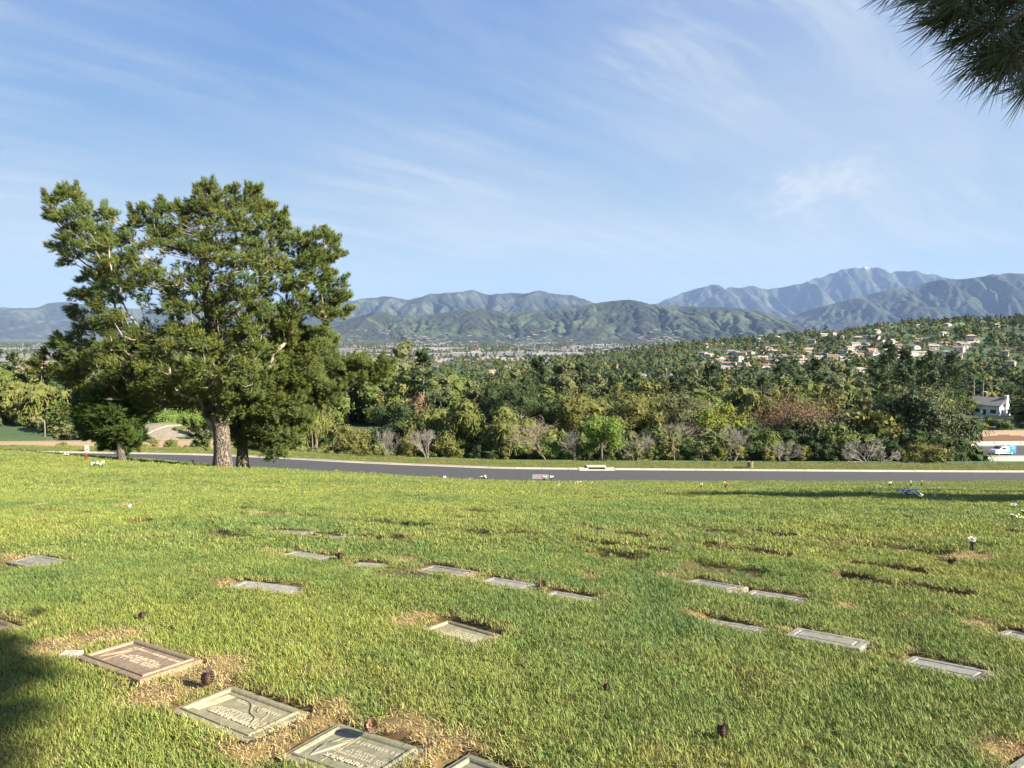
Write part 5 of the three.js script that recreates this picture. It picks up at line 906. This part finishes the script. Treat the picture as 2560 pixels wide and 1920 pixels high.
const OTHER = [
  [167, 1142, 14, 9, 'small grey-white posy at the far left, in the pine shadow', ['grey', 'white'], { vase: null }], [215, 1152, 16, 24, 'dark red pot with green leaves, at far left', ['red'], { vase: 'red', n: 4 }], [237, 1166, 22, 10, 'white and dark spray lying left of the yellow-white wreath', ['white'], { vase: null }], [256, 1166, 14, 11, 'small yellow and white posy beside the white spray', ['yellow', 'white'], { vase: null }],
  [316, 1152, 14, 9, 'cream bunch of flowers by the leaning pine trunk', ['cream', 'white'], { vase: null }], [438, 1158, 5, 5, 'tiny white flower left of the red pot', ['white'], { vase: null, n: 3 }], [482, 1162, 11, 10, 'small red bouquet left of the largest pine trunk', ['red', 'white'], { vase: 'red' }], [777, 1176, 26, 12, 'white wreath lying by the road edge, right of the pines', ['white'], { vase: null, n: 14 }], [801, 1177, 8, 6, 'small red flower at the right end of the white wreath', ['red'], { vase: null, n: 3 }],
  [1058, 1190, 12, 6, 'low brownish posy left of the red pennant', ['pink', 'grey'], { vase: null }], [1110, 1194, 13, 13, 'white cupped flowers right of the red pennant', ['white'], { vase: 'dark' }], [1090, 1186, 7, 8, 'small pink and white posy behind the red pennant', ['pink', 'white'], { vase: 'dark' }], [1177, 1195, 9, 6, 'small cream posy, left of the dark-stemmed bouquet', ['cream'], { vase: null }], [1207, 1196, 22, 12, 'dark-stemmed bouquet with white blooms by the road edge', ['white', 'grey'], { vase: 'dark' }], [1232, 1196, 8, 5, 'tiny white posy right of the dark-stemmed bouquet', ['white'], { vase: null, n: 3 }],
  [1360, 1203, 16, 10, 'red and white bouquet near the pale road patch', ['red', 'white'], { vase: 'dark' }], [1379, 1202, 11, 12, 'round cream bouquet right of the red and white one', ['cream'], { vase: 'green' }], [1392, 1216, 22, 6, 'low cream and green spray below the round cream bouquet', ['cream', 'grey'], { vase: null }], [1446, 1213, 26, 8, 'low yellow flowers on the lawn in front of the drain', ['yellow', 'cream'], { vase: null, n: 12 }], [1480, 1215, 10, 6, 'dark small posy right of the low yellow flowers', ['grey'], { vase: 'dark', n: 4 }], [1553, 1213, 8, 5, 'single small dark posy, right of the drain', ['grey'], { vase: null, n: 3 }],
  [1752, 1222, 10, 12, 'green-vased posy at the tip of the right-hand shadow', ['grey', 'cream'], { vase: 'green' }], [1814, 1224, 10, 15, 'white and dark red bouquet at the tip of the right-hand shadow', ['white', 'red'], { vase: 'red' }], [1826, 1227, 5, 5, 'tiny cream flower right of the white and dark red bouquet', ['cream'], { vase: null, n: 2 }], [1833, 1227, 5, 5, 'tiny yellow flower right of the white and dark red bouquet', ['yellow'], { vase: null, n: 2 }],
  [2197, 1221, 10, 6, 'cream posy near the road at right, leftmost of five', ['cream', 'grey'], { vase: 'dark' }], [2224, 1215, 12, 8, 'cream and green bouquet near the road at right, second of five', ['cream'], { vase: 'green' }], [2250, 1216, 4, 8, 'thin upright posy near the road at right, third of five', ['white'], { vase: 'dark', n: 2 }], [2277, 1218, 8, 13, 'pink topped bouquet near the road at right, fourth of five', ['pink', 'white'], { vase: 'dark' }], [2303, 1219, 7, 15, 'tall thin bouquet near the road at right, fifth of five', ['white', 'grey'], { vase: 'dark', n: 3 }],
  [2173, 1240, 10, 10, 'shaded dark vase of flowers left of the big arrangement', ['grey'], { vase: 'dark', n: 4 }], [2268, 1241, 58, 17, 'big heaped arrangement of grey and lilac flowers in the shade', ['lilac', 'grey', 'white'], { vase: null, n: 48 }], [2301, 1253, 12, 13, 'white bouquet at the right foot of the big arrangement', ['white'], { vase: 'dark' }], [2340, 1247, 12, 7, 'grey posy right of the big arrangement, in the shade', ['grey', 'white'], { vase: null }], [2370, 1249, 9, 7, 'cream posy farther right of the big arrangement', ['cream'], { vase: null, n: 4 }],
  [2531, 1276, 16, 11, 'white bouquet near the right edge, above the yellow one', ['white', 'grey'], { vase: 'dark' }], [2530, 1300, 9, 13, 'white flower on a stem left of the yellow bouquet', ['white'], { vase: 'dark', n: 3 }], [2546, 1303, 20, 15, 'yellow bouquet near the right edge', ['yellow', 'cream'], { vase: null, n: 12 }], [2558, 1289, 10, 10, 'dark and white posy cut by the right edge', ['white', 'grey'], { vase: 'dark' }], [2430, 1374, 22, 20, 'greyish white bouquet standing alone above the worn turf at right', ['white', 'cream', 'grey'], { vase: 'dark', n: 14 }],
];
OTHER.forEach((a) => bouquet(...a));
{ const [x, d] = P(1082, 1193), s = d / 1920, o = thing('pennant', 'small red triangular pennant on a stick at the road edge', 'pennant', x, turf(x, d), -d, 0.3); part('stick', new MB().tube([V(0, -0.05, 0), V(0, 15 * s, 0)], [0.006, 0.005], 5).geo(true), vaseMat.dark, o); part('cloth', (() => { const m = new MB(); for (const z of [0.004, -0.004]) m.poly([[0, 15 * s, z], [-4.5 * s, 1 * s, z * 3], [4.5 * s, 1.5 * s, -z * 3]]); return m.geo(); })(), petal.red, o); }
{ const [x, d] = P(325, 1274), o = single('paper_scrap', (() => { const m = new MB(); m.poly([[-0.03, 0.05, 0], [0.02, 0.045, 0.01], [0.03, 0.09, 0], [-0.01, 0.1, -0.01]]); m.poly([[-0.03, 0.053, 0], [-0.01, 0.103, -0.01], [0.03, 0.093, 0], [0.02, 0.048, 0.01]]); return m.geo(); })(), petal.white, 'scrap of white paper on the grass at left', 'paper', x, turf(x, d) - 0.01, -d); }

// ---------------------------------------------------------------- by the road
function bin(px, d, label, m) {
  const x = ray(px, 1160).x * d, o = thing('litter_bin', label, 'litter bin', x, vergeTop(x, d) - 0.02, -d, 0.2, 'concrete litter bins on the verge');
  part('body', new MB().lathe([[0.33, 0], [0.35, 0.02], [0.35, 0.74], [0.33, 0.76]], 20).geo(true), m, o);
  for (let k = 0; k < 12; k++) { const a = k / 12 * 6.283; part('stave', new MB().box(-0.06, 0.05, 0.345, 0.06, 0.7, 0.365).geo().rotateY(a), m, o); }
  part('rim', new MB().lathe([[0.3, 0.76], [0.375, 0.76], [0.385, 0.8], [0.375, 0.86], [0.27, 0.87], [0.26, 0.6], [0.01, 0.6]], 20).geo(true), m, o);
}
const pebble = mat(1, 1, 1, 0.95, { map: patina([0.42, 0.36, 0.26], [0.6, 0.53, 0.4]) });
bin(1876, roadFar(29) + 1.0, 'round tan concrete litter bin on the verge, right of centre', pebble);
bin(217, roadFar(-60) + 0.9, 'pale concrete litter bin on the verge at far left', concrete);
{ // storm drain let into the kerb
  const x0 = 9.3, x1 = 12.3, d = roadFar(10.8), o = thing('storm_drain', 'concrete storm drain with a dark slot in the far kerb', 'drain', 10.8, RD, -d), W = (x1 - x0) / 2 + 0.75;
  part('apron', new MB().box(-W, -0.1, -0.02, W, 0.03, 0.95).geo(), concrete, o); part('throat', new MB().box(-1.06, -0.9, -1.3, 1.06, 0.27, -1.25).geo(), concrete, o); for (const s of [-1, 1]) part('throat_side', new MB().box(s * 1.075 - 0.012, -0.9, -1.25, s * 1.075 + 0.012, 0.27, -0.02).geo(), concrete, o);
  part('lid', new MB().box(-1.25, 0.275, -1.4, 1.25, 0.35, 0.04).geo(), concrete, o); for (const s of [-1, 1]) { part('side_wall', new MB().box(s < 0 ? -W : 1.06, 0.032, -0.8, s < 0 ? -1.06 : W, 0.17, 0.02).geo(), concrete, o); }
}
{ const [px, d] = [1351, 91.8], x = ray(px, 1184).x * d, o = thing('road_patch', 'pale rectangular concrete patch set in the asphalt road', 'road patch', x, RD + 0.016, -d, -0.06); part('slab', rings(0.98, 1.5, [[0, 0], [0, 0.012], [0.97, 0.012]]).geo(), mat(0.19, 0.19, 0.19), o); part('cover', new MB().lathe([[0.01, 0.02], [0.34, 0.02], [0.35, 0.012]], 20).geo(), mat(0.2, 0.2, 0.2, 0.6), o); }
// ---------------------------------------------------------------- sound wall, barrier, mound, lamp
{
  const tan = mat(1, 1, 1, 0.95, { map: patina([0.56, 0.49, 0.41], [0.64, 0.56, 0.47]) }), brown = mat(1, 1, 1, 0.95, { map: patina([0.37, 0.28, 0.235], [0.47, 0.37, 0.31]) });
  const wall = (a, b, label, panels) => {
    const y0 = FW + 0.2, o = thing('sound_wall', label, 'wall', a, y0, -(fwLine(a) + 15.8), Math.atan(0.085), 'sound walls beside the freeway'), L_ = (b - a) * Math.hypot(1, 0.085), n = Math.round(L_ / 4.6), r = rng(a + 500);
    for (let k = 0; k < n; k++) { const u = L_ * k / n, w = L_ / n; part('panel', new MB().box(u + 0.01, 0, -0.1, u + w - 0.01, 3.05, 0.1).geo(), tan, o); }
    part('coping', new MB().box(-0.1, 3.053, -0.14, L_, 3.16, 0.14).geo(), tan, o);
    if (panels) { let k = 0, h = 1.0, up = 1; for (let u = 0; u < L_ - 1.3; u += 1.3, k++) { if (k % 2 === 0) { h += up * 0.2; if (h > 2.1) up = -1; if (h < 0.95) up = 1; } part('block_panel', new MB().box(u, 0, 0.102, u + 1.29, h, 0.17).geo(), brown, o); } }
    return o;
  };
  wall(58, 176, 'tan sound wall with a stepped band of brown blocks, behind the van', true);
  wall(-128, -58, 'plain tan sound wall at the far left behind the verge', false);
  const bar = thing('freeway_barrier', 'low concrete barrier in front of the stepped sound wall', 'barrier', 58, FW + 0.2, -(fwLine(58) + 14.9), Math.atan(0.085));
  for (let k = 0; k < 20; k++) { const m = new MB(), x0 = k * 6 + 0.02, x1 = x0 + 5.96, pr = [[0.3, 0], [0.28, 0.12], [0.12, 0.36], [0.09, 0.86], [-0.09, 0.86], [-0.12, 0.36], [-0.3, 0]]; for (let q = 0; q < pr.length - 1; q++) m.quad(...[[x0, pr[q]], [x1, pr[q]], [x1, pr[q + 1]], [x0, pr[q + 1]]].map(([x, [z, y]]) => m.v(x, y, z, x, y))); for (const x of [x0, x1]) m.poly(pr.map(([z, y]) => [x, y, z])); part('barrier_block', m.geo(), concrete, bar); }
  // bare mound behind the pines with a pale drainage gutter
  const d0 = 166, cx = ray(405, 1090).x * d0, g = grid(40, 26, (i, j) => { const u = i / 39 * 2 - 1, v = j / 25 * 2 - 1, k = Math.max(0, 1 - u * u) ** 0.8 * Math.max(0, 1 - v * v); return [cx + u * 9.5, FW + 2 + 3.3 * k + 0.15 * fbm(u * 6, v * 6, 3), -(d0 - v * 9)]; }, null, 0.2);
  structure('earth_mound', g, mat(1, 1, 1, 1, { map: patina([0.42, 0.39, 0.34], [0.53, 0.5, 0.44]) }));
  const c = []; for (let k = 0; k <= 14; k++) { const u = -0.15 + k / 14 * 0.6, v = 0.9 - k / 14 * 0.9, q = Math.max(0, 1 - u * u) ** 0.8 * Math.max(0, 1 - v * v); c.push(V(cx + u * 9.5, FW + 2.05 + 3.3 * q + 0.15 * fbm(u * 6, v * 6, 3), -(d0 - v * 9))); }
  single('drainage_gutter', new MB().tube(c, c.map(() => 0.07), 6).geo(true), concrete, 'pale concrete gutter running down the bare mound', 'gutter');
  const steel = mat(0.5, 0.5, 0.5, 0.4, { metalness: 0.6 }), ld = 160, lx = ray(113, 1090).x * ld, ly = FW + 0.4, top = EYE + ray(113, 1052).y * ld, lamp = thing('street_lamp', 'grey street lamp with a curved arm at far left', 'street lamp', lx, ly, -ld);
  part('pole', new MB().tube([V(0, 0, 0), V(0, top - ly, 0)], [0.11, 0.07], 8).geo(true), steel, lamp); part('arm', new MB().tube([V(0, top - ly, 0), V(-0.7, top - ly + 0.45, 0), V(-2.2, top - ly + 0.6, 0)], [0.06, 0.05, 0.04], 6).geo(true), steel, lamp); part('lamp_head', new MB().box(-2.9, top - ly + 0.52, -0.14, -2.1, top - ly + 0.68, 0.14).geo(), steel, lamp);
  const sign = thing('road_sign', 'yellow diamond road sign on the street lamp at far left', 'sign', lx + 0.1, EYE + ray(115, 1095).y * ld, -ld + 0.16); part('plate', new MB().box(-0.42, -0.42, -0.015, 0.42, 0.42, 0.015).geo().rotateZ(Math.PI / 4), mat(0.75, 0.5, 0.04, 0.5), sign); part('bracket', new MB().box(-0.05, -0.2, -0.12, 0.05, 0.2, -0.017).geo(), steel, sign);
}
// ---------------------------------------------------------------- the van
{
  const vd = fwLine(102) + 2.2, vx = ray(2506, 1140).x * vd, o = thing('van', 'small white and blue delivery van with a ladder on its roof, on the freeway', 'van', vx, FW + 0.21, -vd, Math.atan(0.085));
  const white = mat(0.8, 0.8, 0.79, 0.25, { physical: true, clearcoat: 1 }), blue = mat(0.02, 0.22, 0.62, 0.25, { physical: true, clearcoat: 1 }), glass = mat(0.02, 0.025, 0.03, 0.08), black = mat(0.02, 0.02, 0.02, 0.7), alloy = mat(0.55, 0.55, 0.56, 0.35, { metalness: 0.7 });
  const ext = (pts, z0, z1) => { const s = new THREE.Shape(pts.map(([x, y]) => new THREE.Vector2(x, y))), g = new THREE.ExtrudeGeometry(s, { depth: z1 - z0 - 0.12, bevelEnabled: true, bevelSize: 0.06, bevelThickness: 0.06, bevelSegments: 2 }); g.translate(0, 0, z0 + 0.06); return g; };
  part('body', ext([[-2.1, 0.32], [0.95, 0.32], [0.6, 1.74], [-0.35, 1.76], [-0.72, 1.66], [-1.35, 1.12], [-2.08, 0.94], [-2.16, 0.6]], -0.9, 0.9), white, o);
  part('rear_body', ext([[1.02, 0.32], [2.14, 0.36], [2.2, 0.7], [2.12, 1.66], [2.0, 1.76], [0.68, 1.74]], -0.9, 0.9), blue, o, 'blue rear half with white lettering');
  part('blue_stripe', new MB().poly([[-0.9, 0.4, 0.904], [1.0, 0.4, 0.904], [0.9, 0.85, 0.904], [0.3, 0.6, 0.904]]).geo(), blue, o);
  part('windscreen', new MB().poly([[-0.76, 1.62, 0.78], [-0.76, 1.62, -0.78], [-1.36, 1.18, -0.8], [-1.36, 1.18, 0.8]].map(([x, y, z]) => [x - 0.07, y + 0.06, z])).geo(), glass, o);
  for (const s of [1, -1]) { part('side_window', new MB().poly([[-0.62, 1.54, s * 0.906], [-1.1, 1.16, s * 0.906], [0.0, 1.16, s * 0.906], [0.0, 1.54, s * 0.906]]).geo(), glass, o); part('headlight', new MB().box(-2.13, 0.74, s * 0.82 - 0.12, -1.95, 0.92, s * 0.82 + 0.06).geo(), alloy, o); part('tail_light', new MB().box(2.1, 0.8, s * 0.84 - 0.06, 2.205, 1.2, s * 0.84 + 0.06).geo(), mat(0.4, 0.02, 0.02, 0.3), o);
    const mir = part('mirror', new MB().box(-0.98, 1.1, s * 1.0 - 0.1, -0.86, 1.28, s * 1.0 + 0.1).geo(), white, o);
    for (const wx of [-1.42, 1.32]) { const w = part('wheel', new THREE.TorusGeometry(0.26, 0.085, 8, 20).translate(wx, 0.34, s * 0.8), black, o); part('rim', new THREE.CylinderGeometry(0.2, 0.2, 0.1, 14).rotateX(Math.PI / 2).translate(wx, 0.34, s * 0.86), alloy, w); } }
  for (let k = 0; k < 4; k++) part('lettering', new MB().box(1.3 + k * 0.15, 1.36, 0.905, 1.4 + k * 0.15, 1.46, 0.912).geo(), white, o);
  const rack = part('roof_rack', mergeGeometries([-0.3, 0.9].map((x) => boxGeo(x - 0.04, 1.78, -0.8, x + 0.04, 1.92, 0.8))), black, o);
  const lad = thing('ladder', 'long pale ladder lying on the roof of the van', 'ladder', vx, FW + 0.21 + 1.92, -vd, Math.atan(0.085)), lm = mat(0.62, 0.55, 0.4, 0.6); for (const z of [-0.25, 0.25]) part('rail', boxGeo(-1.55, 0, z - 0.03, 2.9, 0.09, z + 0.03), lm, lad); for (let k = 0; k < 13; k++) part('rung', boxGeo(-1.4 + k * 0.34, 0.03, -0.22, -1.36 + k * 0.34, 0.07, 0.22), lm, lad);
}
// ---------------------------------------------------------------- the white house over the sound wall
{
  const hd = 300, c = ray(2466, 1041), x = c.x * hd, y = country(x, hd), o = thing('house', 'white house with grey roof and tall chimney, above the sound wall at right', 'house', x + 1.2, y + 0.6, -hd, -0.95), wm = mat(0.8, 0.8, 0.79), rm = mat(0.17, 0.17, 0.17), [wg, rg] = houseGeo(11, 9.6, 3.9, 2.6, false);
  part('wall', wg, wm, o); const rf = part('roof', rg, rm, o); part('chimney', boxGeo(5.5, -0.5, -0.7, 6.3, 7.6, 0.7), wm, o);
  for (const [z0, z1, y0, y1] of [[-3.6, -1.6, 0.7, 2.2], [1.4, 3.6, 0.7, 2.2], [1.2, 2.2, 3.2, 4.6], [-2.2, -1.2, 3.2, 4.6]]) { const f = part('window', boxGeo(5.46, y0, z0, 5.56, y1, z1), paneMat, o); part('frame', boxGeo(5.47, y0 - 0.12, z0 - 0.1, 5.53, y0 - 0.002, z1 + 0.1), trimMat, f); }
  for (const [a, b] of [[-3.6, -1.6], [2.2, 4.2]]) { const f = part('window', boxGeo(a, 0.8, 4.76, b, 2.2, 4.86), paneMat, o); part('frame', boxGeo(a - 0.1, 0.68, 4.77, b + 0.1, 0.798, 4.83), trimMat, f); }
  part('door', boxGeo(-0.4, 0, 4.76, 0.7, 2.1, 4.85), mat(0.03, 0.03, 0.035, 0.4), o);
  part('wing_wall', boxGeo(-13.5, -2, 0.2, -5.52, 2.9, 5.6), wm, o); part('wing_roof', boxGeo(-13.9, 2.903, -0.1, -5.0, 3.2, 6.0), rm, o);
  for (let k = 0; k < 4; k++) { const f = part('window', boxGeo(-13 + k * 1.9, 0.7, 5.57, -11.5 + k * 1.9, 2.4, 5.66), paneMat, o); part('frame', boxGeo(-13.1 + k * 1.9, 0.58, 5.58, -11.4 + k * 1.9, 0.698, 5.63), trimMat, f); }
  const post = thing('lamp_post', 'white lamp post with a bracket beside the palms', 'lamp post', ray(2467, 1000).x * 306, country(ray(2467, 1000).x * 306, 306), -306), pm = mat(0.75, 0.75, 0.72), ph = EYE + ray(2467, 979).y * 306 - post.position.y; part('pole', new MB().tube([V(0, 0, 0), V(0, ph, 0)], [0.14, 0.1], 6).geo(true), pm, post); part('bracket', new MB().tube([V(0, ph - 0.1, 0), V(-1.3, ph, 0)], [0.08, 0.07], 5).geo(true), pm, post);
}
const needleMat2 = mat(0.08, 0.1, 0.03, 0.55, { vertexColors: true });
// ---------------------------------------------------------------- the pine at the viewer's right, and two more beyond the picture whose shadows cross the lawn
{
  const base = V(6.5, 0, 3.2); base.y = turf(6.5, -3.2);
  const r = rng(812), trunk = [V(0, -0.3, 0), V(0.02, 0.4, 0), V(0, 2, 0), V(-0.1, 4, 0), V(-0.2, 6, -0.1), V(-0.2, 8, -0.2), V(-0.2, 10, -0.2)];
  const clumps = []; const world = (x, y, z, rr) => clumps.push({ p: V(x, y, z).sub(base), r: rr });
  for (let k = 0; k < 260; k++) { const f = ball(r), q = Math.cbrt(r()); world(6.0 + f.x * 3.1 * q, 6.6 + f.y * 2.6 * q, 0.4 + f.z * 2.9 * q, 0.45); }
  for (let k = 0; k < 70; k++) { const sd = 2.8 + 2.0 * r(), sx = -0.667 * sd - 0.34 - 0.9 * r() + 0.1 * Math.sin((sd - 2.8) / 2.0 * Math.PI), h = 4.2 + 2.2 * r(), q = h / SUN.y; world(sx + SUN.x * q, turf(sx, sd) + h, -sd + SUN.z * q, 0.4); }  // unseen clumps added to throw their shadow along the left edge
  // the bough that hangs into the top right corner of the picture
  for (const [px, py, d, rr] of [[2420, -10, 2.25], [2370, -40, 2.3], [2470, 20, 2.2], [2510, 70, 2.2], [2560, 110, 2.2], [2600, 60, 2.3], [2620, 120, 2.25], [2540, 10, 2.2], [2580, 140, 2.15], [2540, 110, 2.2], [2440, -70, 2.4], [2520, -50, 2.4], [2650, 0, 2.5], [2700, 90, 2.4], [2640, -80, 2.6], [2760, 20, 2.6], [2500, -20, 2.1], [2550, 50, 2.1], [2600, 100, 2.1], [2560, -40, 2.2], [2620, 30, 2.2], [2470, 30, 2.3], [2580, 0, 2.15], [2640, 150, 2.3], [2480, -40, 2.15], [2660, 70, 2.2]].map((q) => [q[0] - 26, q[1], q[2], 0.1])) { const p = atDepth(px, py, d); clumps.push({ p: p.clone().sub(base), r: rr, fine: true }); }
  const lit = (p) => { let k = (p.y - turf(p.x, -p.z)) / SUN.y, sx, sd; for (let q = 0; q < 4; q++) { sx = p.x - SUN.x * k; sd = -(p.z - SUN.z * k); k = (p.y - turf(sx, Math.max(sd, -5))) / SUN.y; } const e = sx + 0.667 * sd + (sd < 5.1 && sd > 2.7 ? 0.3 - 0.3 * Math.sin((sd - 2.7) / 2.4 * Math.PI) : 0.5); return e < 0 || sd < 1.7; };  // crown trimmed by where its shadow falls, leaving the lawn in view sunlit
  const coarse = clumps.filter((c) => !c.fine && lit(c.p.clone().add(base))), fine = clumps.filter((c) => c.fine);
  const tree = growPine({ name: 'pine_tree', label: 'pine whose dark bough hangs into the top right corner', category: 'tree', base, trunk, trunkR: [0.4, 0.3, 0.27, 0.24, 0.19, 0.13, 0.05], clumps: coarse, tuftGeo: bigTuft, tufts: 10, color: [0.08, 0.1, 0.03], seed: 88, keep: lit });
  const nm = new MB(), bm = new MB(), from = V(6.0, 5.2, 0.7).sub(base), tip = atDepth(2620, 20, 2.4).sub(base);
  bm.tube([from, from.clone().lerp(tip, 0.5).add(V(0, 0.25, 0)), tip], [0.06, 0.035, 0.012], 7);
  for (const c of fine) {
    const root_ = tip.clone().lerp(from, 0.04 + 0.12 * r()).add(ball(r).multiplyScalar(0.03)); bm.tube([root_, root_.clone().lerp(c.p, 0.5).add(ball(r).multiplyScalar(0.03)), c.p], [0.013, 0.01, 0.006], 6);
    const ax = c.p.clone().sub(tip).normalize().add(V(-0.5, -0.15, 0.1)).normalize(), shoot = 0.13; bm.tube([c.p, c.p.clone().addScaledVector(ax, shoot)], [0.006, 0.004], 5);
    for (let k = 0; k < 135; k++) { const t = r(), p = c.p.clone().addScaledVector(ax, shoot * t), dir = ax.clone().multiplyScalar(0.75 + 0.4 * t).add(ball(r).multiplyScalar(0.85)).normalize(), L_ = 0.085 + 0.07 * r(), w = 0.0012, s = dir.clone().cross(V(0.3, 0.2, 1)).normalize().multiplyScalar(w), e = p.clone().addScaledVector(dir, L_).add(V(0, -0.012 * r(), 0)); const v = 0.7 + 0.5 * r(); nm.color(v, v, v); const a = nm.v(p.x - s.x, p.y - s.y, p.z - s.z), b = nm.v(p.x + s.x, p.y + s.y, p.z + s.z), q = p.clone().lerp(e, 0.6), a2 = nm.v(q.x - s.x, q.y - s.y, q.z - s.z), b2 = nm.v(q.x + s.x, q.y + s.y, q.z + s.z); nm.quad(a, b, b2, a2); nm.tri(a2, b2, nm.v(e.x, e.y, e.z)); }
  }
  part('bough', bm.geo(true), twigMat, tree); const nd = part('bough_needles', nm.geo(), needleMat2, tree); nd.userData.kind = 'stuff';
}
for (const [x, d, h, s, label] of [[24, 16, 11, 1, 'pine out of the picture at right that shades the lawn, nearer one'], [41, 26, 13.5, 2, 'pine out of the picture at right that shades the lawn, farther one'], [19, 10.5, 7.5, 3, 'smallest pine out of the picture at right, nearest of the three']]) {
  const base = V(x, turf(x, d), -d), r = rng(s * 71), clumps = []; for (let k = 0; k < 190; k++) { const f = ball(r), q = Math.cbrt(r()); clumps.push({ p: V(f.x * h * 0.3 * q, h * 0.62 + f.y * h * 0.32 * q, f.z * h * 0.22 * q), r: 0.5 }); }
  growPine({ name: 'pine_tree', label, category: 'tree', base, trunk: [V(0, -0.3, 0), V(0, h * 0.3, 0), V(0, h * 0.6, 0), V(0, h * 0.9, 0)], trunkR: [0.4, 0.3, 0.22, 0.05], clumps, tuftGeo: bigTuft, tufts: 9, color: [0.09, 0.11, 0.032], seed: s });
}
renderer.render(scene, camera);
